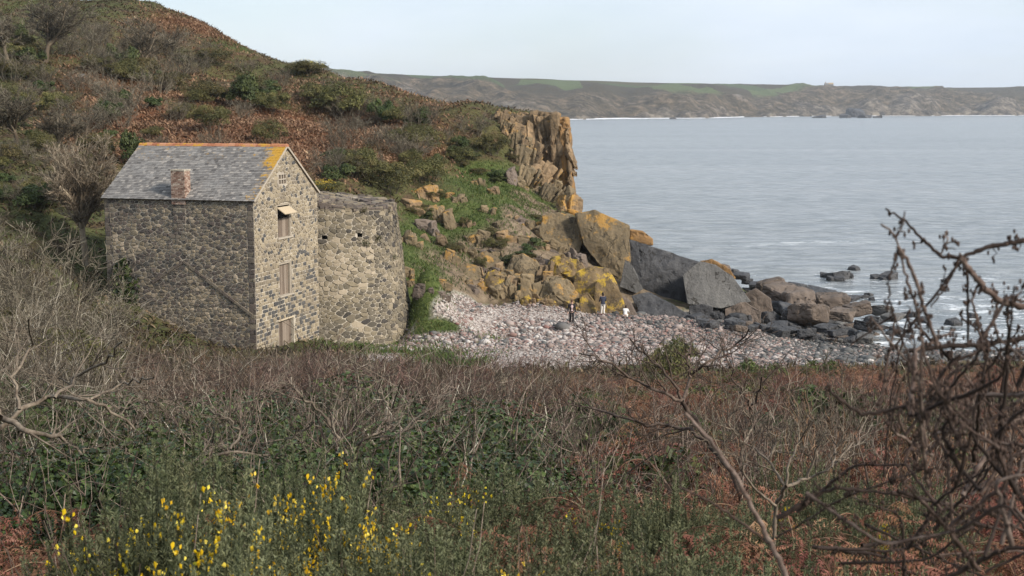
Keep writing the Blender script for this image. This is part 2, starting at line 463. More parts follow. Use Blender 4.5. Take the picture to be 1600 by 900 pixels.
mhz = bpy.data.materials.new('haze'); mhz.use_nodes = True; mhz.node_tree.nodes.clear(); t = NT(mhz.node_tree)
pv = t.n('ShaderNodeVolumePrincipled', {'Color': (0.82, 0.88, 0.95), 'Density': 0.00009, 'Anisotropy': 0.2})
ho = t.nt.nodes.new('ShaderNodeOutputMaterial'); t.nt.links.new(pv.outputs[0], ho.inputs['Volume'])
mb = MB(); mb.box((0, 3000, 55), (9200, 6300, 130)); hz = mb.build('haze', mhz); hz['kind'] = 'stuff'
# ------------------------------------------------------------------ rocks
def rock_mat(name, stops, lichen=None, lthr=0.56, scale=0.6, spec=0.25, rough=0.85, crack=1.0):
    m, t = new_mat(name)
    co = t.n('ShaderNodeTexCoord').outputs['Object']
    rnd = t.n('ShaderNodeObjectInfo').outputs['Random']
    co = t.n('ShaderNodeVectorMath', {0: co, 1: t.n('ShaderNodeCombineXYZ', {0: t.math('MULTIPLY', rnd, 37.0), 1: t.math('MULTIPLY', rnd, 91.0)}).outputs[0]}, operation='ADD').outputs[0]
    a = t.noise(co, scale, 6, 0.62, 0.3); b = t.noise(co, scale * 9, 6, 0.7)
    st = t.noise(t.n('ShaderNodeMapping', {'Vector': co, 'Scale': (1.6, 1.6, 0.3)}).outputs[0], scale * 2.2, 5, 0.6)
    f = t.math('ADD', t.math('ADD', t.math('MULTIPLY', a, 0.45), t.math('MULTIPLY', b, 0.3)), t.math('MULTIPLY', st, 0.25))
    c = t.ramp(f, stops)
    if lichen:
        l = t.noise(co, scale * 1.3, 8, 0.72, 0.2)
        nz = t.n('ShaderNodeSeparateXYZ', {0: t.n('ShaderNodeNewGeometry').outputs['Normal']}).outputs[2]
        lm = t.ss(t.math('ADD', l, t.math('MULTIPLY', nz, 0.05)), lthr, lthr + 0.1)
        c = t.mix(lm, c, t.mix(b, lichen[0], lichen[1]))
    wv = t.n('ShaderNodeTexNoise', {'Vector': co, 'Scale': scale * 1.2, 'Detail': 5, 'Roughness': .65}).outputs['Color']
    cw = t.n('ShaderNodeVectorMath', {0: co, 1: t.n('ShaderNodeVectorMath', {0: wv, 'Scale': 2.2}, operation='SCALE').outputs[0]}, operation='ADD').outputs[0]
    vo = t.n('ShaderNodeTexVoronoi', {'Vector': t.n('ShaderNodeMapping', {'Vector': cw, 'Rotation': (.3, .5, .2), 'Scale': (1.5, .8, 0.35)}).outputs[0], 'Scale': scale * 0.9}, feature='DISTANCE_TO_EDGE').outputs['Distance']
    vo = t.math('ADD', vo, t.math('MULTIPLY', t.ss(t.noise(co, scale * .8, 3), .45, .6), .06))
    cr = t.ss(vo, 0.0, 0.025)
    h = t.math('ADD', t.math('ADD', t.math('MULTIPLY', b, 0.5), t.math('MULTIPLY', a, 0.6)), t.math('MULTIPLY', cr, 0.25 * crack))
    c = t.mix(t.math('MULTIPLY', t.math('SUBTRACT', 1.0, t.ss(vo, 0.002, 0.03)), .55 * crack), c, (0.03, 0.026, 0.02))
    c = t.n('ShaderNodeHueSaturation', {'Value': t.math('ADD', 0.86, t.math('MULTIPLY', rnd, 0.28)), 'Color': c}).outputs[0]
    finish(t, principled(t, c, rough, t.bump(h, 0.9, 0.22), spec))
    return m
M = {}
OCH = [(0.28, 0.17, 0.045), (0.37, 0.2, 0.055)]
M['cliff'] = rock_mat('cliff_rock', [(0.34, (0.05, 0.04, 0.03)), (0.47, (0.155, 0.11, 0.065)), (0.6, (0.29, 0.20, 0.115)), (0.75, (0.38, 0.29, 0.19))], OCH, 0.56, 0.35)
M['orange'] = rock_mat('orange_rock', [(0.32, (0.09, 0.06, 0.035)), (0.5, (0.25, 0.145, 0.06)), (0.7, (0.38, 0.23, 0.10))], [(0.34, 0.19, 0.045), (0.44, 0.22, 0.05)], 0.53, 0.4)
M['tan'] = rock_mat('tan_rock', [(0.34, (0.045, 0.038, 0.028)), (0.47, (0.13, 0.1, 0.06)), (0.62, (0.225, 0.17, 0.10)), (0.78, (0.31, 0.245, 0.16))], OCH, 0.56, 0.5)
M['yellow'] = rock_mat('yellow_lichen_rock', [(0.32, (0.05, 0.042, 0.03)), (0.5, (0.15, 0.105, 0.055)), (0.7, (0.27, 0.19, 0.10))], [(0.33, 0.22, 0.03), (0.45, 0.3, 0.04)], 0.52, 0.6)
M['dark'] = rock_mat('dark_rock', [(0.3, (0.016, 0.016, 0.018)), (0.5, (0.05, 0.05, 0.052)), (0.72, (0.125, 0.12, 0.115))], None, 0.5, 0.7, 0.35, 0.7, 1.5)
M['brown'] = rock_mat('brown_rock', [(0.3, (0.04, 0.032, 0.027)), (0.5, (0.125, 0.098, 0.078)), (0.72, (0.22, 0.175, 0.145))], None, 0.5, 0.5)
M['grey'] = rock_mat('grey_rock', [(0.3, (0.05, 0.048, 0.045)), (0.5, (0.13, 0.125, 0.117)), (0.72, (0.22, 0.212, 0.195))], None, 0.5, 0.7, crack=1.4)

def hull(pts, seed, bev=0.12, edge=0.35, amp=0.08, nscale=1.2, iters=4):
    """convex block through pts, edges worn, faces broken up"""
    bm = bmesh.new()
    for p in pts: bm.verts.new(p)
    bmesh.ops.convex_hull(bm, input=bm.verts)
    bmesh.ops.delete(bm, geom=[v for v in bm.verts if not v.link_faces], context='VERTS')
    bmesh.ops.dissolve_limit(bm, angle_limit=R(8), verts=bm.verts, edges=bm.edges)
    try:
        bmesh.ops.bevel(bm, geom=list(bm.edges), offset=bev, segments=2, profile=0.6, affect='EDGES', clamp_overlap=True)
    except Exception:
        pass
    bmesh.ops.triangulate(bm, faces=bm.faces)
    for _ in range(iters):
        es = [e for e in bm.edges if e.calc_length() > edge]
        if not es: break
        bmesh.ops.subdivide_edges(bm, edges=es, cuts=1)
        bmesh.ops.triangulate(bm, faces=[f for f in bm.faces if len(f.verts) > 3])
    bm.normal_update()
    V = np.array([v.co for v in bm.verts]); Nn = np.array([v.normal for v in bm.verts])
    bm.verts.index_update()
    Fc = np.array([[v.index for v in f.verts] for f in bm.faces])
    bm.free()
    s = np.array([seed * 3.7, seed * 1.3, seed * 7.1])
    d = fbm3(V * nscale * np.array([1, 1, 0.6]) + s, 5)
    ridge = np.abs(fbm3(V * nscale * 0.8 + s + 31, 3))
    V = V + Nn * ((amp * 1.8 * d - amp * 2.0 * np.clip(0.10 - ridge, 0, 1) / 0.10 * 0.55)[:, None])
    return V, Fc
def box_pts(rng, sx, sy, sz, jit=0.22, extra=5):
    P = [((i - .5) * sx * (1 + rng.uniform(-jit, jit)), (j - .5) * sy * (1 + rng.uniform(-jit, jit)), (k - .5) * sz * (1 + rng.uniform(-jit, jit))) for i in (0, 1) for j in (0, 1) for k in (0, 1)]
    for _ in range(extra):
        v = nrm(rng.normal(size=3)) * np.array([sx, sy, sz]) * 0.56
        P.append(tuple(v))
    return P
crag_me = []
for k in range(6):
    rg = np.random.default_rng(300 + k); mb = MB()
    for q in range(8):
        a_ = rg.uniform(-.42, .42); w_ = rg.uniform(.16, .3); hh_ = rg.uniform(.45, 1.0) * (1 - .5 * abs(a_))
        V, Fc = hull([tuple(np.array(p) * 1.0 + [a_, rg.uniform(-.14, .14), hh_ * .28] + np.array([p[2] * rg.uniform(-.2, .35), 0, 0])) for p in box_pts(rg, w_, rg.uniform(.3, .5), hh_, .25, 4)], k * 9 + q, .035, .09, .03, 4.0)
        mb.add(V, Fc)
    crag_me.append(mb.mesh('rock_outcrop', M['cliff'], smooth=False))
# boulder shapes to copy
boulder_me = []
for k in range(9):
    rg = np.random.default_rng(100 + k)
    V, Fc = hull(box_pts(rg, 1.0, rg.uniform(.7, 1.0), rg.uniform(.5, .85), 0.3, 14 if k % 2 else 6), k + 1, 0.09, 0.1, 0.045, 3.0)
    mb = MB(); mb.add(V, Fc)
    boulder_me.append(mb.mesh('boulder', M['dark'], smooth=False))
def set_mat(o, m):
    o.material_slots[0].link = 'OBJECT'
    o.material_slots[0].material = m

def boulder(px, py, d, w, mat='dark', hgt=None, name='boulder', seed=None, text=None, group='boulders', z=None, rg=np.random.default_rng(55)):
    p = unp(px, py, d)
    o = link(name, boulder_me[int(rg.integers(len(boulder_me)))])
    set_mat(o, M[mat])
    o.location = (p[0], p[1], p[2] if z is None else z)
    hs = hgt if hgt else w * rg.uniform(.55, .85)
    o.scale = (w * rg.uniform(.9, 1.1), w * rg.uniform(.8, 1.1), hs)
    o.rotation_euler = (rg.uniform(-.25, .25), rg.uniform(-.25, .25), rg.uniform(0, 6.28))
    return o

def slab(name, poly, d, thick, mat, label, cat='rock', tilt=0.0, mid=None, seed=1, bev=0.15, edge=0.4, amp=0.09, kind=None, group=None, ns=0.9):
    """a rock whose front outline (photo px) stands at distance d, with real depth behind it"""
    P = []
    cx = sum(p[0] for p in poly) / len(poly); cy = sum(p[1] for p in poly) / len(poly)
    for p in poly:
        px, py = p[0], p[1]
        dd = d + (p[2] if len(p) > 2 else 0.0) + tilt * (cy - py) / F * d
        P.append(unp(px, py, dd))
        P.append(unp(cx + (px - cx) * .8, cy + (py - cy) * .8 + 2, dd + thick) )
    if mid: P.append(unp(mid[0], mid[1], d + mid[2]))
    c = np.mean(P, axis=0)
    V, Fc = hull([tuple(p - c) for p in P], seed, bev, edge, amp, ns)
    mb = MB(); mb.add(V, Fc)
    o = mb.build(name, M[mat])
    o.location = c
    if label: tag(o, label, cat, group, kind)
    return o

LAB = []    # (object, px, py, text, cat, group): labels are finished at the end
def lab(o, px, py, text, cat, group):
    o['category'] = cat; o['group'] = group
    LAB.append((o, px, py, text))
# the cliff: jointed columns joined into the bedrock of the headland
mb = MB()
rg = np.random.default_rng(11)
def cliff_col(x0, x1, yt, yb, d, thick, mat, seed, lean=0):
    poly = [(x0 + lean * .3, yt + rg.uniform(0, 7)), (min(x1 + lean * .3, 887), yt + rg.uniform(-1, 9)), (min(x1 - lean * .7, 893), yt * .4 + yb * .6), (min(x1 - lean * 1.5, 899), yb), (x0 - lean * 1.5, yb - rg.uniform(0, 12)), (x0 - lean * .3, (yt + yb) / 2)]
    P = []
    for (px, py) in poly:
        P.append(unp(px, py, d - 0.9 * (py - yt) / 100.0)); P.append(unp(px + 2, py + 1, d + thick))
    P.append(unp((x0 + x1) / 2 + rg.uniform(-3, 3), (yt + yb) / 2, d - rg.uniform(.5, 1.1)))
    P = [p + np.array([0, -np.interp(x0, [790, 880], [1.4, 3.2]), 0]) for p in P] if yt < 300 else P
    V, Fc = hull([tuple(p) for p in P], seed, 0.16, 0.4, 0.24, 0.7)
    mb.add(V, Fc, mat)
cols = []
for k in range(30):                       # leaning joint blocks, left to right and back to front
    f = (k + rg.uniform(0, 1)) / 30
    xt = 792 + f * 92; w_ = rg.uniform(13, 30); yt = np.interp(xt, [790, 840, 860, 876, 886], [178, 172, 175, 184, 200]) + rg.uniform(-2, 22) * (k % 3 > 0)
    yb = np.interp(xt, [790, 815, 850, 886], [225, 268, 305, 325]) - rg.uniform(0, 25)
    cols.append((xt, min(xt + w_, 889), yt, yb, 142.5 - 2.5 * f - rg.uniform(0, 1.4), 5, int(f > .72 and rg.random() < .55), rg.uniform(8, 30) * (1 - f) + 4))
for k in range(16):
    f = rg.random(); yt = rg.uniform(215, 285)
    xl = np.interp(yt, [200, 250, 290], [802, 818, 850]); xt = xl + f * (884 - xl); w_ = rg.uniform(12, 26)
    cols.append((xt, min(xt + w_, 893), yt, min(326, yt + rg.uniform(25, 60)), 140.6 - 1.8 * f, 3, 0, rg.uniform(5, 22)))
cols += [(870,905,300,345,135,8,0,6),(892,935,318,352,130,8,0,6),(905,955,326,362,127,8,1,8),(884,896,255,324,141,5,0,6)]
for k, c in enumerate(cols):
    cliff_col(*c[:7], seed=k + 3, lean=-c[7] * .5)
cliff = mb.build('cliff', [M['cliff'], M['orange']])
tag(cliff, 'tall jointed cliff streaked with orange lichen at the end of the headland', 'cliff', kind='structure')

for k in range(30):                       # broken ledges where the turf meets the cliff
    f = rg.random(); px = np.interp(f, [0, .3, .6, 1], [786, 806, 832, 888]) + rg.uniform(-8, 14); py = np.interp(f, [0, .3, .6, 1], [184, 240, 285, 326]) + rg.uniform(-12, 8)
    p = hit(px, py); s_ = rg.uniform(22, 46) / F * p[1]
    o = link('cliff_ledge', crag_me[int(rg.integers(6))]); o.material_slots[0].link = 'OBJECT'; o.material_slots[0].material = M[['cliff', 'tan'][k % 2]]
    o.location = (p[0], p[1] - .3, p[2] - s_ * .05); o.scale = (s_, s_ * .8, s_ * rg.uniform(.7, 1.3)); o.rotation_euler = (rg.uniform(-.3, .1), rg.uniform(.1, .55), rg.uniform(-.5, .5)); lab(o, px, py, 'broken rock ledge at the edge of the tall cliff', 'rock', 'ledges along the cliff edge')
# the big blocks of the point
slab('rock_slab', [(897,332),(930,328),(984,352),(985,405),(976,438),(945,428),(912,382)], 112, 7, 'tan', 'huge tan slab with a smooth sloping face above the rock pools', tilt=0.25, mid=(950, 385, -.6), seed=21)
slab('rock_slab', [(846,335),(872,330),(905,342),(912,380),(900,408),(858,398),(844,370)], 113, 6, 'tan', 'cracked brown slab left of the huge smooth tan slab', tilt=0.4, seed=22)
slab('rock_slab', [(978,372),(1022,384),(1096,410),(1112,440),(1075,482),(1000,476),(982,440)], 112, 9, 'dark', 'long dark grey rock wall behind the grey boulder', tilt=0.2, seed=23, mid=(1035, 425, -.5))
slab('rock_block', [(984,358),(1004,360),(1021,372),(1021,384),(1000,381),(984,376)], 113, 4, 'orange', 'orange capped block on top of the dark rock wall', seed=24)
slab('rock_slab', [(976,404),(984,408),(1006,452),(994,459),(968,448)], 108, 1.6, 'grey', 'thin pale grey slab hanging below the huge tan slab', seed=25, bev=.06)
slab('boulder', [(1066,430),(1094,407),(1118,414),(1146,432),(1173,471),(1128,482),(1074,475)], 106.5, 5, 'grey', 'largest smooth grey angular boulder resting on the point', 'boulder', tilt=0.35, seed=26, bev=.05, amp=.03)
slab('boulder', [(1092,408),(1112,404),(1140,420),(1150,436),(1120,428)], 121, 5, 'orange', 'small orange block behind the top of the largest grey boulder', 'boulder', seed=27)
slab('boulder', [(1132,482),(1165,470),(1190,486),(1188,510),(1150,515),(1132,505)], 104, 3, 'brown', 'split dark boulder under the right end of the largest grey boulder', 'boulder', seed=28, bev=.08)
slab('boulder', [(1076,478),(1098,474),(1114,480),(1112,505),(1090,510),(1078,500)], 103.5, 2.4, 'dark', 'upright dark boulder under the left end of the largest grey boulder', 'boulder', seed=29, bev=.08)
slab('boulder', [(1160,460),(1180,450),(1205,466),(1210,490),(1180,500),(1162,485)], 110, 4, 'brown', 'rounded brown boulder right of the largest grey boulder', 'boulder', seed=30)
slab('rock_outcrop', [(900,425),(925,415),(950,418),(965,440),(975,470),(968,494),(935,500),(898,492),(893,455)], 102, 4, 'yellow', 'bright yellow lichened outcrop behind the standing people', tilt=0.3, seed=31, mid=(935, 455, -1.0))
slab('rock_outcrop', [(930,440),(950,430),(972,462),(985,494),(955,500),(925,494)], 100.5, 3, 'yellow', 'yellow stained buttress beside the person facing the rocks', tilt=0.4, seed=32)
slab('rock_outcrop', [(905,460),(918,455),(930,470),(935,496),(905,498)], 99.6, 2, 'yellow', 'rounded knob of ochre rock just left of the person facing the rocks', tilt=0.3, seed=33)
slab('rock_outcrop', [(960,452),(985,470),(1000,497),(975,500),(958,480)], 101, 3, 'brown', 'low brown rock shoulder behind the crouching figure', tilt=0.3, seed=34)
slab('rock_outcrop', [(985,462),(1015,455),(1050,474),(1085,497),(1060,507),(1005,502)], 103, 4, 'dark', 'low dark wave worn ledge under the dark rock wall', tilt=0.8, seed=35)
# rounded buttresses along the back of the beach
rg = np.random.default_rng(77)
but = [(705,760,408,478,'tan'),(752,800,420,484,'yellow'),(842,905,428,492,'tan'),(790,850,395,450,'tan'),(850,915,398,450,'yellow'),(735,790,392,440,'tan')]
for k, (x0, x1, y0, y1, m) in enumerate(but):
    d = 101.5 + (486 - y1) * 0.085; w = x1 - x0
    poly = [(x0, y1), (x0 - 2, y0 + (y1 - y0) * .6), (x0 + w * .2, y0 + 4), (x0 + w * .45, y0), (x0 + w * .8, y0 + 9), (x1, y0 + (y1 - y0) * .5), (x1 + 2, y1)]
    o = slab('rock_buttress', poly, d, 4, m, None, tilt=0.45, seed=40 + k, mid=(x0 + w * .4, (y0 + y1) / 2, -.9), bev=.07, amp=.16, edge=.3)
    lab(o, (x0 + x1) / 2, (y0 + y1) / 2, 'broad ochre rock buttress' if m == 'yellow' else 'broad tan rock buttress', 'rock', 'rock buttresses behind the beach')
for k in range(40):
    px = 700 + 200 * rg.random(); py = rg.uniform(415, 490) if k % 3 else np.interp(px, [690, 900], [478, 494]); d = 99.6 + (490 - py) * .085
    p = unp(px, py, d); s = rg.uniform(26, 56) / F * d
    o = link('rock_buttress', crag_me[int(rg.integers(6))]); m = 'yellow' if (px > 850 or k % 9 == 0) and rg.random() < .55 else rg.choice(['tan', 'tan', 'brown', 'cliff']); set_mat(o, M[m])
    o.location = (p[0], p[1] + .5, min(p[2], h1(p[0], p[1]) + .5)); o.scale = (s * rg.uniform(.7, 1.1), s * .9, s * rg.uniform(.7, 1.15)); o.rotation_euler = (rg.uniform(-.35, 0), rg.uniform(-.15, .3), rg.uniform(-.5, .5) + PI * (k % 2))
    lab(o, px, py, 'jointed ochre rock' if m == 'yellow' else 'jointed tan rock', 'rock', 'rock buttresses behind the beach')
# outcrops breaking through the slope
outc = [(640,320,34),(668,330,30),(655,352,26),(690,345,28),(640,375,24),(675,372,30),(700,405,22),(660,302,26),(632,430,18),(790,276,26),(808,284,18),(770,350,20),(790,372,26),(740,372,26),(725,350,22),(760,330,16),
        (815,345,24),(835,360,24),(822,378,26),(770,300,14),(745,285,16),(690,300,18),(720,318,16),(665,455,20),(690,445,18),(120,112,26),(135,115,16),(395,66,28),(412,75,22),(358,42,12),(690,462,14),(640,448,12)]
for k, (px, py, w) in enumerate(outc):
    p = hit(px, py + w * .3)
    s = w * (1.9 if px > 420 else 1.1) / F * p[1]
    o = link('rock_outcrop', crag_me[k % 6] if px > 420 else boulder_me[k % 9])
    set_mat(o, M['grey'] if px < 420 else M[['cliff', 'tan', 'brown', 'tan', 'tan', 'cliff', 'tan'][k % 7]])
    o.location = (p[0], p[1] + s * .2, p[2] - s * .24)
    o.scale = (s * rg.uniform(.9, 1.2), s * .9, s * rg.uniform(.6, .95))
    o.rotation_euler = (rg.uniform(-.25, .1), rg.uniform(-.2, .3), rg.uniform(-.5, .5) + PI * (k % 2))
    lab(o, px, py, 'pale grey crag' if px < 420 else 'jointed rock outcrop', 'rock', 'outcrops in the grassy slope')
for k in range(58):
    px = rg.uniform(640, 905); py = rg.uniform(330, 470)
    if py < np.interp(px, [640, 760, 905], [335, 330, 322]): continue
    p = hit(px, py); s = rg.uniform(20, 50) / F * p[1]
    if p[1] < 97 or grass_w(px, py, p[:1], p[1:2], 0)[0] > .38 or (py < 385 and k % 3): continue
    o = link('rock_outcrop', crag_me[int(rg.integers(6))]); set_mat(o, M[rg.choice(['cliff', 'tan', 'tan', 'brown', 'tan', 'brown', 'cliff'])])
    o.location = (p[0], p[1] + s * .15, p[2] - s * .26); o.scale = (s * rg.uniform(.8, 1.2), s * .8, s * rg.uniform(.5, 1.0)); o.rotation_euler = (rg.uniform(-.3, .1), rg.uniform(-.1, .4), rg.uniform(-.6, .6) + PI * (k % 2))
    lab(o, px, py, 'jointed rock outcrop', 'rock', 'outcrops in the grassy slope')

# boulder shore
rg = np.random.default_rng(9)
big = [(1225,462,116,4.2,'brown'),(1205,448,121,3.4,'brown'),(1250,470,112,4.0,'brown'),(1275,462,118,3.0,'dark'),(1300,472,116,3.2,'brown'),(1265,492,106,3.6,'brown'),(1240,488,107,2.6,'dark'),
       (1315,490,107,2.8,'brown'),(1340,482,112,2.4,'brown'),(1325,466,120,2.4,'dark'),(1375,486,112,2.2,'grey'),(1395,495,108,2.0,'grey'),(1365,500,105,1.8,'dark'),(1350,510,103,1.8,'dark'),
       (1190,512,102,1.6,'dark'),(1215,508,103,1.8,'dark'),(1235,515,101,1.5,'dark'),(1260,520,100,1.6,'dark'),(1290,512,102,1.7,'dark'),(1310,520,100,1.5,'dark'),(1350,528,99,1.6,'grey'),(1420,492,110,1.7,'dark'),(1440,500,109,1.2,'dark'),
       (1185,448,126,2.0,'dark'),(1160,432,131,1.8,'dark'),(1145,425,134,1.5,'dark'),(1130,420,130,1.6,'brown'),(1290,460,122,1.8,'dark'),(1245,450,123,2.2,'dark'),(1265,455,121,1.6,'brown'),(1168,440,133,1.4,'dark')]
for k, (px, py, d, w, m) in enumerate(big):
    o = boulder(px, py, d, w * .8, m, hgt=w * rg.uniform(.35, .55), rg=rg)
    lab(o, px, py, {'brown': 'large weathered brown boulder', 'dark': 'large dark wave worn boulder', 'grey': 'grey rounded boulder'}[m], 'boulder', 'boulders on the shore')
n = 0
while n < 270:
    d = rg.uniform(96, 128); px = rg.uniform(1085, 1450)
    x = (px - 800) / F * d
    z = h1(x, d)
    _, py = proj(np.array([x, d, z]))
    lo = np.interp(px, [1085, 1200, 1300, 1450], [512, 528, 536, 538]); hi = np.interp(px, [1085, 1150, 1250, 1350, 1450], [480, 455, 462, 470, 490])
    if not (hi < py < lo) or z < -0.6: continue
    w = (.45 + 1.25 * rg.random() ** 2) * (1.15 if py < 505 else .8)
    m = rg.choice(['dark', 'dark', 'dark', 'brown', 'grey'])
    o = boulder(px, py, d, w, m, z=z + w * .2, rg=rg)
    lab(o, px, float(py), {'brown': 'small brown boulder', 'dark': 'small dark wet boulder', 'grey': 'small grey boulder'}[m], 'boulder', 'small boulders on the shore')
    n += 1
for k, (px, py, w) in enumerate([(1296,431,1.6),(1308,433,2.2),(1322,432,1.8),(1310,437,1.2),(1288,430,1.0),(1335,420,1.2),(1369,434,1.0),(1388,434,1.7),(1357,461,1.1),(1350,464,1.0),(1362,468,.7),(1300,437,1.0),(1381,435,1.0),(1520,496,1.0),(1490,507,1.4),(1528,508,.8),(1560,470,.7)]):
    d = 18 * F / (py - 168) * 0.995
    o = boulder(px, py, d, w * d / 140, 'dark', hgt=w * .75, name='sea_rock', z=0.08, rg=rg)
    lab(o, px, py, 'dark wet rock in the shallows', 'rock', 'rocks in the shallow water')
for k, (px, py, w, h) in enumerate([(1330,183,26,34),(1316,184,14,18),(1346,184,18,12),(1366,184,14,10),(1276,184,16,9),(1050,186,10,5)]):
    d = 18 * F / (py - 168)
    s = d / F
    o = link('sea_stack', boulder_me[k]); set_mat(o, M['dark'])
    o.location = ((px - 800) * s, d, 0); o.scale = (w * s, w * s, h * s * .95); o.rotation_euler = (0.1, .1, k)
    lab(o, px, py, 'rock stack off the distant headland', 'rock', 'stacks off the headland')

# shingle beach: pebbles nobody could count
mpeb, t = new_mat('shingle_pebbles')
pc = t.ramp(t.attr('tint'), [(0.0, (0.05, 0.05, 0.048)), (0.2, (0.11, 0.11, 0.105)), (0.38, (0.18, 0.14, 0.12)), (0.58, (0.26, 0.195, 0.168)), (0.66, (0.18, 0.09, 0.075)), (0.72, (0.29, 0.235, 0.21)), (0.93, (0.35, 0.31, 0.285)), (1.0, (0.43, 0.4, 0.37))])
finish(t, principled(t, pc, 0.75, spec=0.3))
bm = bmesh.new(); bmesh.ops.create_icosphere(bm, subdivisions=1, radius=0.5)
IV = np.array([v.co for v in bm.verts]); bm.verts.index_update(); IF = np.array([[v.index for v in f.verts] for f in bm.faces]); bm.free()
rg = np.random.default_rng(3)
N = 120000
px_ = rg.uniform(-8, 46, N); py_ = 67 + (110 - 67) * rg.random(N) ** 0.8
ok = inpoly(px_, py_, BEACH); px_ = px_[ok]; py_ = py_[ok]
z = H(px_, py_); a, b = proj(np.stack([px_, py_, z], -1)); g = grass_w(a, b, px_, py_, z)
ok = (g < 0.35 + 0.2 * rg.random(len(z))) & (z > -0.5); px_, py_, z = px_[ok], py_[ok], z[ok]
n = len(z)
sz = np.exp(rg.normal(math.log(0.10), 0.5, n))[:, None] * np.stack([rg.uniform(.9, 1.5, n), rg.uniform(.8, 1.2, n), rg.uniform(.5, .8, n)], -1)
sz = sz * np.clip(1 + .9 * fbm2(z * 2.2 + 40, px_ * .08, 3), .55, 1.7)[:, None]
ang = rg.uniform(0, 6.28, n)
ca, sa = np.cos(ang), np.sin(ang)
V = IV[None] * (1 + 0.25 * rg.normal(size=(n, len(IV), 1)).clip(-1, 1)) * sz[:, None, :]
V = np.stack([V[..., 0] * ca[:, None] - V[..., 1] * sa[:, None], V[..., 0] * sa[:, None] + V[..., 1] * ca[:, None], V[..., 2]], -1) + np.stack([px_, py_, z + sz[:, 2] * .25], -1)[:, None, :]
darkz = np.clip(np.maximum((2.1 - z) / 1.4, (px_ - 13) / 9), 0, 1)           # grey cobbles lower down the beach
band = fbm2(z * 2.6 + .15 * px_, px_ * .09, 3) + .5 * fbm2(px_ / 3, py_ / 3, 2)      # sorted ridges along the shore
tt = np.where(rg.random(n) < darkz * 0.75, rg.uniform(0, .22, n), np.clip(rg.random(n) ** 0.8 + .45 * band, 0, 1))
mb = MB(); mb.add(V.reshape(-1, 3), (IF[None] + (np.arange(n) * len(IV))[:, None, None]).reshape(-1, 3), 0, np.repeat(tt, len(IV)))
o = mb.build('pebbles', mpeb, smooth=True)
tag(o, 'pink, white and grey pebbles of the shingle beach', 'pebbles', kind='stuff')


# ------------------------------------------------------------------ stems, leaves, fronds
def tubes(P, Rd, k=3):
    P = np.asarray(P, float); m, n, _ = P.shape
    T = np.empty_like(P); T[:, 1:-1] = P[:, 2:] - P[:, :-2]; T[:, 0] = P[:, 1] - P[:, 0]; T[:, -1] = P[:, -1] - P[:, -2]
    T = nrm(T)
    ref = np.where(np.abs(T[:, :1, 2:3]) > .9, np.array([1.0, 0, 0]), np.array([0, 0, 1.0]))
    A = nrm(np.cross(T, np.broadcast_to(ref, T.shape))); B = np.cross(T, A)
    ph = np.arange(k) * 2 * PI / k
    V = P[:, :, None] + np.asarray(Rd)[:, :, None, None] * (A[:, :, None] * np.cos(ph)[None, None, :, None] + B[:, :, None] * np.sin(ph)[None, None, :, None])
    i = np.arange(k); j = (i + 1) % k
    q = np.stack([i, j, j + k, i + k], -1)[None, None] + (np.arange(m)[:, None, None, None] * n + np.arange(n - 1)[None, :, None, None]) * k
    return V.reshape(-1, 3), q.reshape(-1, 4)
def grow(rg, S, D, L, n, wob, trop=(0, 0, 0)):
    m = len(S); P = np.empty((m, n, 3)); P[:, 0] = S; d = nrm(np.asarray(D, float))
    st = (np.asarray(L) / (n - 1))[:, None]
    for k in range(1, n):
        d = nrm(d + wob * rg.normal(size=(m, 3)) + np.asarray(trop))
        P[:, k] = P[:, k - 1] + d * st
    return P
def children(rg, P, Rd, cnt, ratio, ang, n, wob, trop, rr=.5, t0=.25, t1=1.0, rmin=.0):
    m, k, _ = P.shape
    par = np.repeat(np.arange(m), cnt); N = len(par)
    t = rg.uniform(t0, t1, N) * (k - 1.001); i = t.astype(int); f = (t - i)[:, None]
    S = P[par, i] * (1 - f) + P[par, i + 1] * f
    T = nrm(P[par, i + 1] - P[par, i])
    O = nrm(np.cross(T, rg.normal(size=(N, 3))))
    a = ang * rg.uniform(.6, 1.3, N)[:, None]
    D = T * np.cos(a) + O * np.sin(a)
    Lp = np.linalg.norm(P[:, 1:] - P[:, :-1], axis=-1).sum(1)[par]
    L = Lp * ratio * rg.uniform(.5, 1.25, N) * (1.15 - .5 * t / k)
    Q = grow(rg, S, D, L, n, wob, trop)
    r0 = np.maximum(Rd[par, i] * rr * rg.uniform(.7, 1.1, N), rmin)
    return Q, np.maximum(r0[:, None] * np.linspace(1, .3, n)[None], rmin * .6)
def stems_base(rg, m, rad, spread, L, n, wob, trop, r):
    a = rg.uniform(0, 6.28, m); q = np.sqrt(rg.random(m)) * rad
    S = np.stack([q * np.cos(a), q * np.sin(a), np.full(m, -.04)], -1)
    b = a + rg.normal(size=m) * .6; s = spread * rg.uniform(.2, 1.2, m)
    D = np.stack([np.cos(b) * s, np.sin(b) * s, np.ones(m)], -1)
    P = grow(rg, S, D, L * rg.uniform(.7, 1.1, m), n, wob, trop)
    return P, (r * rg.uniform(.6, 1.1, m))[:, None] * np.linspace(1, .18, n)[None]
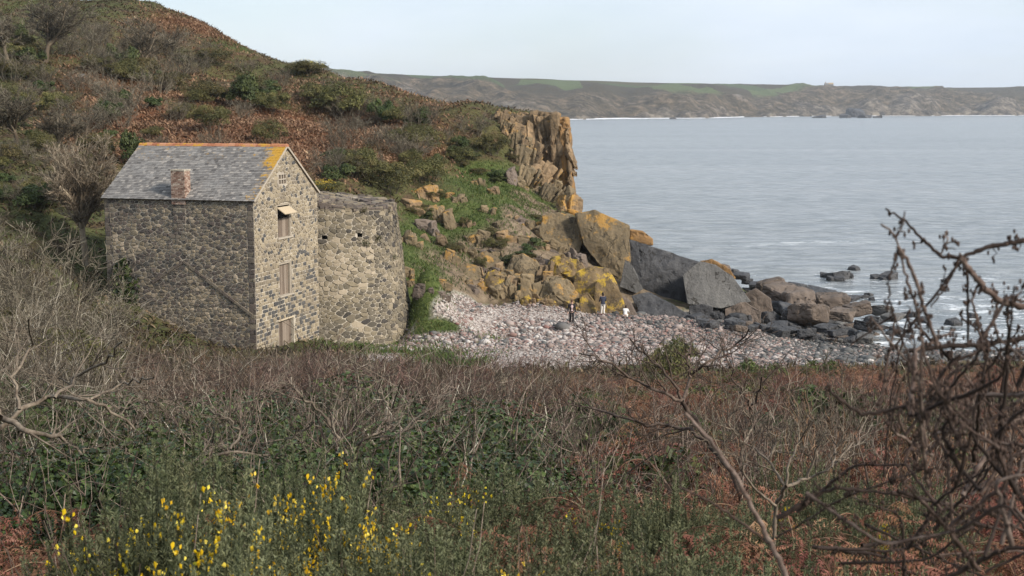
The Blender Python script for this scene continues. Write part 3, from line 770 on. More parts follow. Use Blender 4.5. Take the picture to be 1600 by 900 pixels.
def leaves(rg, C, N_, size, asp=.6, tint=None, fold=True):
    """diamond leaves at C facing roughly N_"""
    m = len(C); N_ = nrm(N_ + rg.normal(size=(m, 3)) * .5)
    A = nrm(np.cross(N_, rg.normal(size=(m, 3)))); B = np.cross(N_, A)
    s = (size * rg.uniform(.6, 1.25, m))[:, None]
    V = np.stack([C - A * s * .5, C + B * s * asp * .5 - A * s * .08 + N_ * s * .06, C + A * s * .5 - N_ * s * .05, C - B * s * asp * .5 - A * s * .08 + N_ * s * .06], 1)
    i = np.arange(m)[:, None] * 4
    Fc = np.concatenate([i + np.array([[0, 3, 2]]), i + np.array([[0, 2, 1]])])
    t = rg.random(m) if tint is None else tint
    return V.reshape(-1, 3), Fc, np.repeat(t, 4)
def lumps(rg, n, Rx, Hh, flat=.8):
    a = rg.uniform(0, 6.28, n); q = np.sqrt(rg.random(n)) * Rx * .75
    c = np.stack([q * np.cos(a), q * np.sin(a), rg.uniform(.25, .78, n) * Hh * (1 - .35 * (q / Rx) ** 2)], -1)
    r = rg.uniform(.18, .4, n)[:, None] * np.array([Rx, Rx, Hh * flat])
    return c, r
def shell_pts(rg, n, c, r, lo=.72):
    k = rg.integers(len(c), size=n)
    u = nrm(rg.normal(size=(n, 3))); u[:, 2] = np.abs(u[:, 2]) * .9 - .22 * rg.random(n)
    u = nrm(u); q = rg.uniform(lo, 1.08, n)[:, None]
    P = c[k] + u * r[k] * q
    return P, u, k

# ------------------------------------------------------------------ stone building
def stone_mat(name, stops, rough=0.9, lime=9.0):
    m, t = new_mat(name)
    co = t.n('ShaderNodeTexCoord').outputs['Object']
    n1 = t.noise(co, 9, 5, 0.7); n2 = t.noise(co, 1.1, 4, 0.6)
    c = t.ramp(t.math('ADD', t.attr('tint'), t.math('MULTIPLY', t.math('SUBTRACT', n1, 0.5), 0.35)), stops)
    c = t.mix(t.ss(n2, 0.55, 0.72), c, t.mix(0.55, c, (0.30, 0.25, 0.17)))
    lm_ = t.noise(co, .42, 7, 0.7)
    c = t.mix(t.math('MULTIPLY', t.ss(lm_, lime, lime + .12), .75), c, t.mix(n1, (.33, .28, .22), (.56, .5, .42)))
    finish(t, principled(t, c, rough, t.bump(n1, 0.8, 0.03), 0.15))
    return m
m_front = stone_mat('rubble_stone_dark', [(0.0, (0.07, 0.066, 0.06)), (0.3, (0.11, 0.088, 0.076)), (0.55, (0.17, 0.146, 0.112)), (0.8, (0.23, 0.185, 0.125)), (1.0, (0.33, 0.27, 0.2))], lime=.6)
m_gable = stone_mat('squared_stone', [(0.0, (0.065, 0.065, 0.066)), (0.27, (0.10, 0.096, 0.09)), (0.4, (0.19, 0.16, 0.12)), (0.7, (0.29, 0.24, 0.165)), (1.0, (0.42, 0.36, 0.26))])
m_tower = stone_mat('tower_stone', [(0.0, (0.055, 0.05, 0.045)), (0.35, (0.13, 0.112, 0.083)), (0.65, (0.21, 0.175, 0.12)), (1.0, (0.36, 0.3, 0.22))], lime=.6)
mm, t = new_mat('lime_mortar')
co = t.n('ShaderNodeTexCoord').outputs['Object']
n1 = t.noise(co, 3.0, 6, 0.7); n2 = t.noise(co, 0.5, 4, 0.6)
c = t.ramp(n1, [(0.3, (0.25, 0.22, 0.18)), (0.55, (0.45, 0.40, 0.32)), (0.75, (0.58, 0.53, 0.44))])
finish(t, principled(t, t.mix(t.ss(n2, 0.45, 0.65), c, t.mix(0.5, c, (0.2, 0.17, 0.14))), 0.95, t.bump(n1, 0.6, 0.03), 0.1))
def wood_mat(name, cols, ax=(9, 9, 0.6)):
    m, t = new_mat(name)
    co = t.n('ShaderNodeTexCoord').outputs['Object']
    g = t.noise(t.n('ShaderNodeMapping', {'Vector': co, 'Scale': ax}).outputs[0], 3, 5, 0.65, 0.3)
    c = t.ramp(t.math('ADD', t.math('MULTIPLY', g, 0.7), t.math('MULTIPLY', t.attr('tint'), 0.4)), [(0.3, cols[0]), (0.55, cols[1]), (0.85, cols[2])])
    finish(t, principled(t, c, 0.85, t.bump(g, 0.4, 0.01), 0.15))
    return m
m_wood = wood_mat('weathered_planks', [(0.075, 0.057, 0.043), (0.17, 0.132, 0.102), (0.29, 0.24, 0.19)])
m_pale = wood_mat('pale_timber', [(0.2, 0.17, 0.13), (0.33, 0.285, 0.225), (0.45, 0.4, 0.33)])
m_new = wood_mat('new_board', [(0.32, 0.25, 0.16), (0.43, 0.35, 0.24), (0.52, 0.44, 0.32)])
mdk, t = new_mat('shade_and_handle_black')
finish(t, principled(t, (0.02, 0.018, 0.016), 0.95))  # near-black stands in for shade inside openings and holes; also the handle
msl, t = new_mat('roof_slate')
co = t.n('ShaderNodeTexCoord').outputs['Object']
sp = t.n('ShaderNodeSeparateXYZ', {0: co})
n1 = t.noise(co, 14, 4, 0.7); n2 = t.noise(co, 0.8, 4, 0.6); n3 = t.noise(co, 3.6, 8, 0.8)
c = t.ramp(t.math('ADD', t.attr('tint'), t.math('MULTIPLY', t.math('SUBTRACT', n1, 0.5), 0.5)), [(0.0, (0.085, 0.08, 0.076)), (0.35, (0.148, 0.14, 0.132)), (0.65, (0.215, 0.203, 0.188)), (1.0, (0.33, 0.3, 0.265))])
c = t.mix(t.ss(n2, 0.5, 0.7), c, t.mix(0.5, c, (0.24, 0.235, 0.225)))
edge = t.ss(sp.outputs[0], -1.75, -0.15)
ridge_ = t.ss(sp.outputs[2], 11.0, 11.9)
lm = t.math('ADD', t.math('MULTIPLY', t.math('MULTIPLY', edge, edge), 0.225), t.math('MULTIPLY', ridge_, 0.15))
lich = t.ss(t.math('ADD', n3, lm), 0.71, 0.82)
c = t.mix(lich, c, t.mix(n1, (0.36, 0.19, 0.022), (0.52, 0.31, 0.05)))
finish(t, principled(t, c, 0.8, t.bump(n1, 0.4, 0.01), 0.2))
mrt, t = new_mat('terracotta')
co = t.n('ShaderNodeTexCoord').outputs['Object']
n1 = t.noise(co, 6, 5, 0.7); n3 = t.noise(co, 1.6, 6, 0.7)
c = t.ramp(t.math('ADD', t.math('MULTIPLY', n1, 0.6), t.math('MULTIPLY', t.attr('tint'), 0.4)), [(0.25, (0.22, 0.085, 0.045)), (0.5, (0.38, 0.16, 0.085)), (0.8, (0.47, 0.25, 0.15))])
c = t.mix(t.ss(n3, 0.52, 0.6), c, (0.46, 0.25, 0.04))
finish(t, principled(t, c, 0.85, t.bump(n1, 0.4, 0.02), 0.2))
mbr, t = new_mat('chimney_brick')
n1 = t.noise(t.n('ShaderNodeTexCoord').outputs['Object'], 12, 5, 0.7)
c = t.ramp(t.math('ADD', t.math('MULTIPLY', n1, 0.5), t.math('MULTIPLY', t.attr('tint'), 0.6)), [(0.2, (0.12, 0.075, 0.058)), (0.42, (0.23, 0.14, 0.105)), (0.58, (0.32, 0.225, 0.175)), (0.85, (0.45, 0.37, 0.3))])
finish(t, principled(t, c, 0.9, t.bump(n1, 0.5, 0.01), 0.15))

def clip_half(poly, a, b, c):
    """keep a*x+b*y<=c"""
    out = []
    n = len(poly)
    for i in range(n):
        p, q = poly[i], poly[(i + 1) % n]
        dp = a * p[0] + b * p[1] - c; dq = a * q[0] + b * q[1] - c
        if dp <= 0: out.append(p)
        if dp * dq < 0:
            s = dp / (dp - dq)
            out.append((p[0] + s * (q[0] - p[0]), p[1] + s * (q[1] - p[1])))
    return out
def voronoi_stones(rg, W, Hh, cw, ch, jit=0.42, merge=0.12):
    nx = int(W / cw) + 1; ny = int(Hh / ch) + 1
    sites = {}
    for j in range(-1, ny + 1):
        for i in range(-1, nx + 1):
            if rg.random() < merge: continue
            sites[(i, j)] = ((i + .5 + (.5 if j % 2 else 0) + rg.uniform(-jit, jit)) * cw, (j + .5 + rg.uniform(-jit, jit)) * ch)
    asp = cw / ch
    polys = []
    for (i, j), (x, y) in sites.items():
        P = [(max(0, x - 2 * cw), max(0, y - 2 * ch)), (min(W, x + 2 * cw), max(0, y - 2 * ch)), (min(W, x + 2 * cw), min(Hh, y + 2 * ch)), (max(0, x - 2 * cw), min(Hh, y + 2 * ch))]
        if P[0][0] >= P[1][0] or P[0][1] >= P[2][1]: continue
        for dj in (-2, -1, 0, 1, 2):
            for di in (-2, -1, 0, 1, 2):
                q = sites.get((i + di, j + dj))
                if q is None or (di == 0 and dj == 0): continue
                ax = 2 * (q[0] - x); ay = 2 * (q[1] - y) * asp * asp
                c = q[0] ** 2 - x * x + (q[1] ** 2 - y * y) * asp * asp
                P = clip_half(P, ax, ay, c)
                if len(P) < 3: break
            if len(P) < 3: break
        if len(P) >= 3: polys.append(P)
    return polys
def course_stones(rg, W, Hh, hmin, hmax, wmin, wmax):
    polys = []; v = 0.0
    while v < Hh:
        h = rg.uniform(hmin, hmax); u = -rg.uniform(0, .2)
        while u < W:
            w = rg.uniform(wmin, wmax)
            sub = 2 if (h > .2 and w < .22 and rg.random() < .5) else 1
            for k in range(sub):
                a, b = v + h * k / sub, v + h * (k + 1) / sub
                j = lambda: rg.uniform(-.018, .018)
                polys.append([(max(0, u + j()), a + j()), (min(W, u + w + j()), a + j()), (min(W, u + w + j()), b + j()), (max(0, u + j()), b + j())])
            u += w
        v += h
    return polys
def area_c(P):
    a = cx = cy = 0.0
    for (x0, y0), (x1, y1) in zip(P, P[1:] + P[:1]):
        k = x0 * y1 - x1 * y0
        a += k; cx += (x0 + x1) * k; cy += (y0 + y1) * k
    if abs(a) < 1e-9: return 0, 0, 0
    return abs(a) / 2, cx / (3 * a), cy / (3 * a)
def chaikin(P, f=0.2):
    out = []
    for p, q in zip(P, P[1:] + P[:1]):
        out.append((p[0] + f * (q[0] - p[0]), p[1] + f * (q[1] - p[1]))); out.append((q[0] + f * (p[0] - q[0]), q[1] + f * (p[1] - q[1])))
    return out
def lay_stones(mb, polys, mapf, rg, gap=0.02, relief=0.035, openings=(), bounds=(), tintf=None, rnd=0.2, mat=0):
    """mapf(u,v,h) -> local point; each stone stands proud of the mortar"""
    for P in polys:
        for (a, b, c) in bounds:
            P = clip_half(P, a, b, c)
            if len(P) < 3: break
        if len(P) < 3: continue
        A, cx, cy = area_c(P)
        if A < 0.004: continue
        drop = False
        for (u0, u1, v0, v1) in openings:
            xs_ = [p[0] for p in P]; ys_ = [p[1] for p in P]
            if max(xs_) <= u0 or min(xs_) >= u1 or max(ys_) <= v0 or min(ys_) >= v1: continue
            if u0 < cx < u1 and v0 < cy < v1: drop = True; break
            o = [u0 - cx, cx - u1, v0 - cy, cy - v1]; k = int(np.argmax(o))
            P = clip_half(P, *[(1, 0, u0), (-1, 0, -u1), (0, 1, v0), (0, -1, -v1)][k])
            if len(P) < 3: drop = True; break
        if drop: continue
        A, cx, cy = area_c(P)
        if A < 0.004: continue
        r = math.sqrt(A)
        P = chaikin(P, rnd)
        n = len(P)
        s0 = max(.4, 1 - gap / r * 1.3); s1 = s0 * max(.5, 1 - 0.035 / r)
        h = relief * rg.uniform(.35, 1.2)
        tx, ty = rg.uniform(-.08, .08, 2)
        V = []
        for s, hh in ((s0, -0.01), (s0, h * .6), (s1, h)):
            for (u, v) in P:
                uu = cx + (u - cx) * s; vv = cy + (v - cy) * s
                V.append(mapf(uu, vv, hh + (tx * (u - cx) + ty * (v - cy)) * (hh > 0)))
        V.append(mapf(cx, cy, h + .006))
        tt = tintf(cx, cy) if tintf else rg.random()
        i = np.arange(n); j = (i + 1) % n
        mb.add(V, np.concatenate([np.stack([i, j, j + n, i + n], -1), np.stack([i + n, j + n, j + 2 * n, i + 2 * n], -1)]), mat, tt)
        mb.f.append((np.stack([i + 2 * n, j + 2 * n, np.full(n, 3 * n)], -1) + mb.n - len(V), mat))

HO = unp(396, 313, 76.0)                 # front eave corner
EZ = HO[2]; BZ = 3.2
LEN, WID = 9.5, 8.4
RISE = 2.85
AZ = math.atan2(-.284, .959)
house = empty('stone_building', (HO[0], HO[1], BZ), AZ)
tag(house, 'old two storey stone mill building with grey slate roof by the beach', 'building')
EH = EZ - BZ                              # eave height above the local origin
def ang_pt(x, y, z):
    return np.array([x, y, z])
def zl(py, w=0.0):
    """height above the wall foot of a photo row at gable depth w"""
    d = 76 + .959 * w
    v = (450 - py) / F; k = d / (CP + v * SP)
    return CAMZ + k * (-SP + v * CP) - BZ
def wl(px):
    """gable wall coordinate of a photo column"""
    s = (px - 800) / F
    return (HO[0] - s * 76 * 1.006) / (s * .959 * 1.006 - .284)
# openings of the gable: w0, w1, z0, z1
def opening(px0, px1, py0, py1):
    a, b = wl(px0), wl(px1); m = (a + b) / 2
    return (a, b, zl(py1, m), zl(py0, m))
OP_VENT = opening(438.5, 450, 288, 272)
OP_VENT = (OP_VENT[0], OP_VENT[1], min(OP_VENT[2:]), max(OP_VENT[2:]))
OP_LOFT = opening(435, 456, 370, 318)
OP_MID = opening(436, 455, 460, 409)
OP_DOOR = opening(433, 457, 560, 497)
def fix(o): return (o[0], o[1], min(o[2], o[3]), max(o[2], o[3]))
OP_LOFT, OP_MID, OP_DOOR = fix(OP_LOFT), fix(OP_MID), fix(OP_DOOR)
OPS = [OP_VENT, OP_LOFT, OP_MID, OP_DOOR]
rg = np.random.default_rng(21)
# gable wall: mortar face in column strips around the openings, then the stones
def gh(u): return EH + RISE * (1 - abs(u - WID / 2) / (WID / 2))
mb = MB()
cuts = sorted({0.0, WID / 2, WID, *[o[0] for o in OPS], *[o[1] for o in OPS]})
for u0, u1 in zip(cuts[:-1], cuts[1:]):
    iv = sorted([(o[2], o[3]) for o in OPS if o[0] <= u0 + 1e-6 and o[1] >= u1 - 1e-6])
    v = 0.0
    for a, b in iv:
        if a > v: mb.add([[0, u0, v], [0, u1, v], [0, u1, a], [0, u0, a]], [[0, 1, 2, 3]], 1)
        v = b
    mb.add([[0, u0, v], [0, u1, v], [0, u1, gh(u1)], [0, u0, gh(u0)]], [[0, 1, 2, 3]], 1)
for (a, b, c, d) in OPS:
    dp = -.32
    mb.add([[0,a,c],[dp,a,c],[dp,a,d],[0,a,d]], [[0,1,2,3]], 1); mb.add([[0,b,c],[0,b,d],[dp,b,d],[dp,b,c]], [[0,1,2,3]], 1)
    mb.add([[0,a,d],[dp,a,d],[dp,b,d],[0,b,d]], [[0,1,2,3]], 1); mb.add([[0,a,c],[0,b,c],[dp,b,c],[dp,a,c]], [[0,1,2,3]], 1)
slope = RISE / (WID / 2)
bounds = [(-slope, 1, EH - .03), (slope, 1, EH + slope * WID - .03)]
big_op = [(a - .02, b + .02, c - .02, d + .02) for (a, b, c, d) in OPS]
mapg = lambda u, v, h: (h, u, v)
def tint_g(u, v):
    f = np.clip((v - 3.6) / 3.0, 0, 1)          # paler rubble towards the top
    if rg.random() < 0.40 * (1 - f) + .10 * f: return rg.uniform(0.0, .26)
    return rg.uniform(.38, .8)
HS = 5.7
lay_stones(mb, course_stones(rg, WID, HS, .15, .3, .16, .52), mapg, rg, .042, .05, big_op, bounds, tint_g, .1)
vs = [[(u, v + HS) for u, v in P] for P in voronoi_stones(rg, WID, EH + RISE - HS, .3, .2)]
lay_stones(mb, vs, mapg, rg, .034, .04, big_op, bounds, tint_g, .18)
# front wall
VB = EH
mb2 = MB()
mb2.add([[-LEN, 0, 0], [0, 0, 0], [0, 0, VB], [-LEN, 0, VB]], [[0, 1, 2, 3]], 1)
mapf_ = lambda u, v, h: (-LEN + u, -h, v)
def tint_f(u, v):
    n = float(fbm2(np.array([u * .5]), np.array([v * .7]), 3)[0])
    return float(np.clip(.47 + .5 * n + rg.normal() * .25, 0, 1))
lay_stones(mb2, voronoi_stones(rg, LEN, VB, .27, .17, .43, .2), mapf_, rg, .032, .05, [], [(-1, 0, -.42), (1, 0, LEN - .42)], tint_f, .16)
# quoins at both ends of the front wall
for (u0, u1) in ((0, .42), (LEN - .42, LEN)):
    P = course_stones(rg, .42, VB, .2, .34, .42, .5)
    lay_stones(mb2, [[(u0 + u, v) for u, v in p] for p in P], mapf_, rg, .016, .045, [], [(0, 1, VB)], lambda u, v: rg.uniform(.1, .6), .08)
# rear and far end
mb2.add([[-LEN, WID, 0], [0, WID, 0], [0, WID, VB], [-LEN, WID, VB]], [[3, 2, 1, 0]], 1)
mb2.add([[-LEN, 0, 0], [-LEN, WID, 0], [-LEN, WID, VB], [-LEN, WID / 2, VB + RISE], [-LEN, 0, VB]], [[4, 3, 2, 1, 0]], 1)
rear = [[(u, v) for u, v in P] for P in voronoi_stones(rg, LEN, VB, .4, .28)]
lay_stones(mb2, rear, lambda u, v, h: (-u, WID + h, v), rg, .016, .04, [], [], tint_f, .16)
lay_stones(mb2, voronoi_stones(rg, WID, VB + RISE, .4, .28), lambda u, v, h: (-LEN - h, WID - u, v), rg, .016, .04, [], bounds, tint_f, .16)
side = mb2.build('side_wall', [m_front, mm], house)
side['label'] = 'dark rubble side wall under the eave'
gab = mb.build('gable_wall', [m_gable, mm], house)
gab['label'] = 'paler gable wall of squared stones with plank doors'
# sloping scar of a lost lean-to roof, projecting from the front wall
mb = MB()
def bar(mb, a, b, w, dpt, mat=0, tint=.5):
    a = np.array(a, float); b = np.array(b, float); t_ = nrm(b - a); n_ = np.cross(t_, [0, 1, 0])
    V = [a - n_ * w, b - n_ * w, b + n_ * w, a + n_ * w]
    V = np.array(V + [p - np.array([0, dpt, 0]) for p in V])
    mb.add(V, [[0,1,2,3],[7,6,5,4],[0,4,5,1],[1,5,6,2],[2,6,7,3],[3,7,4,0]], mat, tint)
def fw(px, py):
    s = (px - 800) / F                       # front wall point from photo px
    u = (HO[0] - s * 76.3) / (.959 + s * .284 )
    d = 76 + .284 * u
    return (-u, 0.0, zl(py, (.284 * u) / .959))
for a, b in (((286, 408), (392, 493)), ((284, 410), (236, 441))):
    A, B = np.array(fw(*a)), np.array(fw(*b)); nseg = 12 if a[0] == 286 else 4
    for k in range(nseg):
        p, q = A + (B - A) * k / nseg, A + (B - A) * (k + .96) / nseg
        bar(mb, p + [0, 0.004, rg.uniform(-.02, .02)], q, rg.uniform(.05, .09), rg.uniform(.07, .12), 0, rg.uniform(.25, .55))
scar = mb.build('roof_scar', [m_front], house)
# roof
TH = math.atan2(RISE, WID / 2); SL = math.hypot(RISE, WID / 2)
OV, OG = .16, .13
mb = MB()
def roof_pt(x, s, h, sidef=1):
    y = s * math.cos(TH); z = EH + s * math.sin(TH)
    y2 = y - h * math.sin(TH); z2 = z + h * math.cos(TH)
    if sidef < 0: y2 = WID - y2
    return (x, y2, z2)
for sd in (1, -1):
    a = [roof_pt(-LEN - .1, -OV, .0, sd), roof_pt(OG, -OV, .0, sd), roof_pt(OG, SL, .0, sd), roof_pt(-LEN - .1, SL, .0, sd)]
    b = [roof_pt(-LEN - .1, -OV, .07, sd), roof_pt(OG, -OV, .07, sd), roof_pt(OG, SL, .07, sd), roof_pt(-LEN - .1, SL, .07, sd)]
    mb.add(a + b, [[3,2,1,0],[4,5,6,7],[0,1,5,4],[1,2,6,5],[3,0,4,7]] , 1)
    nrow = 33; ex = (SL + OV) / nrow
    for r_ in range(nrow):
        s0 = -OV - .03 + r_ * ex; x = -LEN - .12 + rg.uniform(-.2, 0)
        while x < OG:
            w = rg.uniform(.16, .30); x0, x1 = max(x, -LEN - .12), min(x + w - .008, OG)
            if x1 - x0 > .04:
                h0 = .088 + rg.uniform(0, .014); dj = rg.uniform(-.014, .014)
                V = [roof_pt(x0, s0 + dj, h0, sd), roof_pt(x1, s0 + dj, h0 + rg.uniform(-.004, .004), sd), roof_pt(x1, s0 + ex * 1.15, .078, sd), roof_pt(x0, s0 + ex * 1.15, .078, sd), roof_pt(x0, s0 + dj, h0 - .016, sd), roof_pt(x1, s0 + dj, h0 - .016, sd)]
                mb.add(V, [[0, 1, 2, 3], [4, 5, 1, 0]], 0, float(np.clip(rg.normal(.5, .2), 0, 1)))
            x += w
roof = mb.build('roof', [msl, m_wood], house)
mb = MB()
x = -LEN - .13
while x < OG + .02:
    w = min(.46, OG + .03 - x)
    zz = EH + RISE + .10 + rg.uniform(-.012, .012)
    pr = [(-.17, -.10), (-.11, .02), (0, .075), (.11, .02), (.17, -.10)]
    V = [(x, WID / 2 + a, zz + b) for a, b in pr] + [(x + w - .012, WID / 2 + a, zz + b + rg.uniform(-.008, .008)) for a, b in pr]
    mb.add(V, [[i, i + 1, i + 6, i + 5] for i in range(4)], 0, rg.random())
    mb.add(V[:5], [[0, 1, 2, 3, 4]], 0, .3); mb.add(V[5:], [[4, 3, 2, 1, 0]], 0, .3)
    x += .46
mb.build('ridge_tiles', mrt, roof)
for sd in (1, -1):
    mb = MB()
    P = []
    for s, h in ((-OV, -.13), (SL, -.13)): P.append(s); P.append(h)
    for x0 in (OG - .03, OG + .014):
        pass
    V = [roof_pt(xx, s, h, sd) for xx in (OG - .035, OG + .012) for s, h in ((-OV, -.03), (SL, -.03), (SL, .084), (-OV, .084))]
    mb.add(V, [[0,1,2,3],[7,6,5,4],[0,4,5,1],[1,5,6,2],[2,6,7,3],[3,7,4,0]], 0, .7)
    mb.build('bargeboard', m_pale, roof)
# chimney, of real brick courses, rising through the eave
cu = fw(282, 300)[0]
mb = MB()
cw_, cd_, cz0, cz1 = .86, .62, EH - .32, zl(268, .2)
cy0 = -.10
mb.box((cu, cy0 + cd_ / 2, (cz0 + cz1) / 2), (cw_ - .02, cd_ - .02, cz1 - cz0 - .01), 1)
nr = int((cz1 - cz0) / .085)
for r_ in range(nr):
    z0 = cz0 + r_ * .085
    for face in range(4):
        L_ = cw_ if face % 2 == 0 else cd_
        u = -.11 if r_ % 2 else 0.0
        while u < L_:
            a, b = max(0, u), min(L_, u + .215)
            if b - a > .03:
                c = (a + b) / 2
                tt = float(np.clip(rg.normal(.5, .25), 0, 1))
                if face == 0: mb.box((cu - cw_ / 2 + c, cy0 - .002, z0 + .0425), (b - a - .012, .03, .072), 0, tt)
                elif face == 2: mb.box((cu - cw_ / 2 + c, cy0 + cd_ + .002, z0 + .0425), (b - a - .012, .03, .072), 0, tt)
                elif face == 1: mb.box((cu + cw_ / 2 + .002, cy0 + c, z0 + .0425), (.03, b - a - .012, .072), 0, tt)
                else: mb.box((cu - cw_ / 2 - .002, cy0 + c, z0 + .0425), (.03, b - a - .012, .072), 0, tt)
            u += .225
chim = mb.build('chimney', [mbr, mm], house)
mb = MB()
for sx_, sy_, lx, ly in ((0, cy0 + .03, cw_ + .05, .12), (0, cy0 + cd_ - .03, cw_ + .05, .12), (cw_ / 2 - .03, cy0 + cd_ / 2, .12, cd_ - .19), (-cw_ / 2 + .03, cy0 + cd_ / 2, .12, cd_ - .19)):
    mb.box((cu + sx_, sy_, cz1 + .03), (lx, ly, .07), 0)
mb.build('capping', mm, chim)
# shallow breast of the flue down the wall under the chimney
mb = MB()
lay_stones(mb, course_stones(rg, .8, 1.7, .15, .3, .2, .45), lambda u, v, h: (cu - .4 + u, -.035 - h, EH - 2.05 + v), rg, .02, .03, [], [(0, 1, 1.7)], lambda u, v: rg.uniform(.1, .6), .12)
mb.box((cu, -.01, EH - 1.2), (.8, .056, 1.69), 1)
mb.build('flue_breast', [m_front, mm], house)
# gable openings
def planks(name, o, parent, x=-.16, n=5, mat=None, top=None, lab_=None):
    a, b, c, d = o
    mb = MB(); w = (b - a) / n
    for k in range(n):
        mb.box((x + rg.uniform(-.006, .006), a + (k + .5) * w, (c + (top or d)) / 2 + rg.uniform(-.01, .01)), (.03, w - .012, (top or d) - c), 0, rg.random())
    r = mb.build(name, mat or m_wood, parent)
    if lab_: r['label'] = lab_
    return r
def frame(o, parent, wd=.08, x=-.1, sill=True, left=True):
    a, b, c, d = o
    mb = MB()
    if left: mb.box((x, a + wd / 2, (c + d) / 2), (.12, wd, d - c - .02))
    mb.box((x, b - wd / 2, (c + d) / 2), (.12, wd, d - c - .02))
    mb.box((x + .002, (a + b) / 2, d - wd / 2), (.124, b - a, wd))
    f = mb.build('frame', m_pale, parent)
    if sill:
        mb = MB(); mb.box((-.03, (a + b) / 2, c - .045), (.26, b - a + .22, .085), 0, .8)
        mb.build('sill', m_pale, parent)
    return f
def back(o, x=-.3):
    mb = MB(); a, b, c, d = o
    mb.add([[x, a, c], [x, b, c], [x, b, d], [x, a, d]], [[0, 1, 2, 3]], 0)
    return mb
def lintel(o, parent, rise=.12):
    a, b, c, d = o; mb = MB(); n = 9
    for k in range(n):
        f = (k + .5) / n; u = a - .1 + (b - a + .2) * f; z = d + .10 + rise * (1 - (2 * f - 1) ** 2)
        mb.box((.025, u, z), (.09, (b - a + .2) / n - .015, .2), 0, rg.uniform(.4, .7))
    mb.build('arch', m_gable, parent)
hatch = planks('loft_hatch', OP_LOFT, house, -.17, 4, None, OP_LOFT[2] + (OP_LOFT[3] - OP_LOFT[2]) * .56, 'tall loft opening with a propped pale flap')
frame(OP_LOFT, hatch, .1)
back(OP_LOFT).build('opening_shade_panel', mdk, hatch)  # near-black sheet standing in for the unlit loft behind the flap
mb = MB()
a, b, c, d = OP_LOFT; zt = d - .22
mb.add([[-.06, a + .06, zt], [-.06, b - .12, zt], [.62, b - .12, zt - .42], [.62, a + .06, zt - .42]], [[0, 1, 2, 3]], 0)
V = np.array([[-.06, a + .06, zt], [-.06, b - .12, zt], [.46, b - .12, zt - .36], [.46, a + .06, zt - .36]])
V = np.r_[V, V + [.02, 0, .04]]
mb = MB(); mb.add(V, [[3,2,1,0],[4,5,6,7],[0,1,5,4],[1,2,6,5],[2,3,7,6],[3,0,4,7]], 0, .6)
mb.build('flap', m_new, hatch)
mb = MB(); mb.box((.02, 0, 0), (.03, .04, .04)); 
lintel(OP_LOFT, house)
md = planks('plank_shutter', (OP_MID[0] + .02, OP_MID[1] - .1, OP_MID[2], OP_MID[3] - .08), house, -.2, 6, lab_='tall boarded opening in the middle of the gable')
frame(OP_MID, md, .12, left=False)
dr = planks('door', (OP_DOOR[0] + .02, OP_DOOR[1] - .02, OP_DOOR[2], OP_DOOR[3] - .08), house, -.2, 7, lab_='grey plank door at the foot of the gable')
mb = MB(); a, b, c, d = OP_DOOR
mb.box((-.06, (a + b) / 2, d - .03), (.2, b - a - .01, .08), 0, .9)
mb.build('door_head', m_new, dr)
mb = MB(); mb.box((-.09, b - .2, c + 1.0 + .3), (.05, .03, .12)); mb.build('handle', mdk, dr)
back(OP_MID).build('backing', mdk, md); back(OP_DOOR).build('backing', mdk, dr)  # near-black sheets put the shade into the gaps round the boards
vt = back(OP_VENT, -.1).build('gable_vent', m_wood, house)
mb = MB(); a, b, c, d = OP_VENT
for k in range(4): mb.box((-.03, a + (b - a) * k / 3, (c + d) / 2), (.06, .06, d - c), 0, .8)
for k in range(3): mb.box((-.026, (a + b) / 2, c + (d - c) * k / 2), (.06, b - a + .06, .06), 0, .8)
mb.build('lattice', m_pale, vt)

# ------------------------------------------------------------------ round stone tower
TC = np.array([-13.3, 90.2]); 
TZ0, TZ1 = 2.6, 12.0
tower = empty('round_tower', (TC[0], TC[1], TZ0))
tag(tower, 'battered round stone tower joined to the gable of the stone building', 'tower')
def trad(z): return np.interp(z, [0, 5, 9.75], [6.75, 6.05, 5.5])
def tpt(th, z, h=0.0):
    e = 2.7
    c_, s_ = math.cos(th), math.sin(th)
    r = (abs(c_) ** e + abs(s_) ** e) ** (-1 / e) * (trad(z)) + h
    r *= 1 + .006 * math.sin(3 * th + z)
    z = z * (1 - .0085 * (r * c_ + 1.5))
    return (r * c_ * 1.0, r * s_ * .95, z)
PER = 39.0
def t2(u, v, h): return tpt(-PI * .95 + u / PER * 2 * PI, v, h)
HT_ = TZ1 - TZ0
holes = []
def tower_uv(px, py):
    best = None
    for th in np.linspace(-PI, 0.3, 260):
        p = np.array(tpt(th, 7.0)) + [TC[0], TC[1], TZ0]
        q = float(proj(p)[0])
        if math.sin(th) < .25 and (best is None or abs(q - px) < best[0]): best = (abs(q - px), th, p[1])
    th, d = best[1], best[2]
    v = (450 - py) / F
    return ((th + PI * .95) / (2 * PI) * PER, CAMZ + d / (CP + v * SP) * (-SP + v * CP) - TZ0, th)
for px, py in ((507, 366), (563, 359)):
    u, v, th = tower_uv(px, py)
    holes.append((u - .17, u + .17, v - .13, v + .13))
mb = MB()
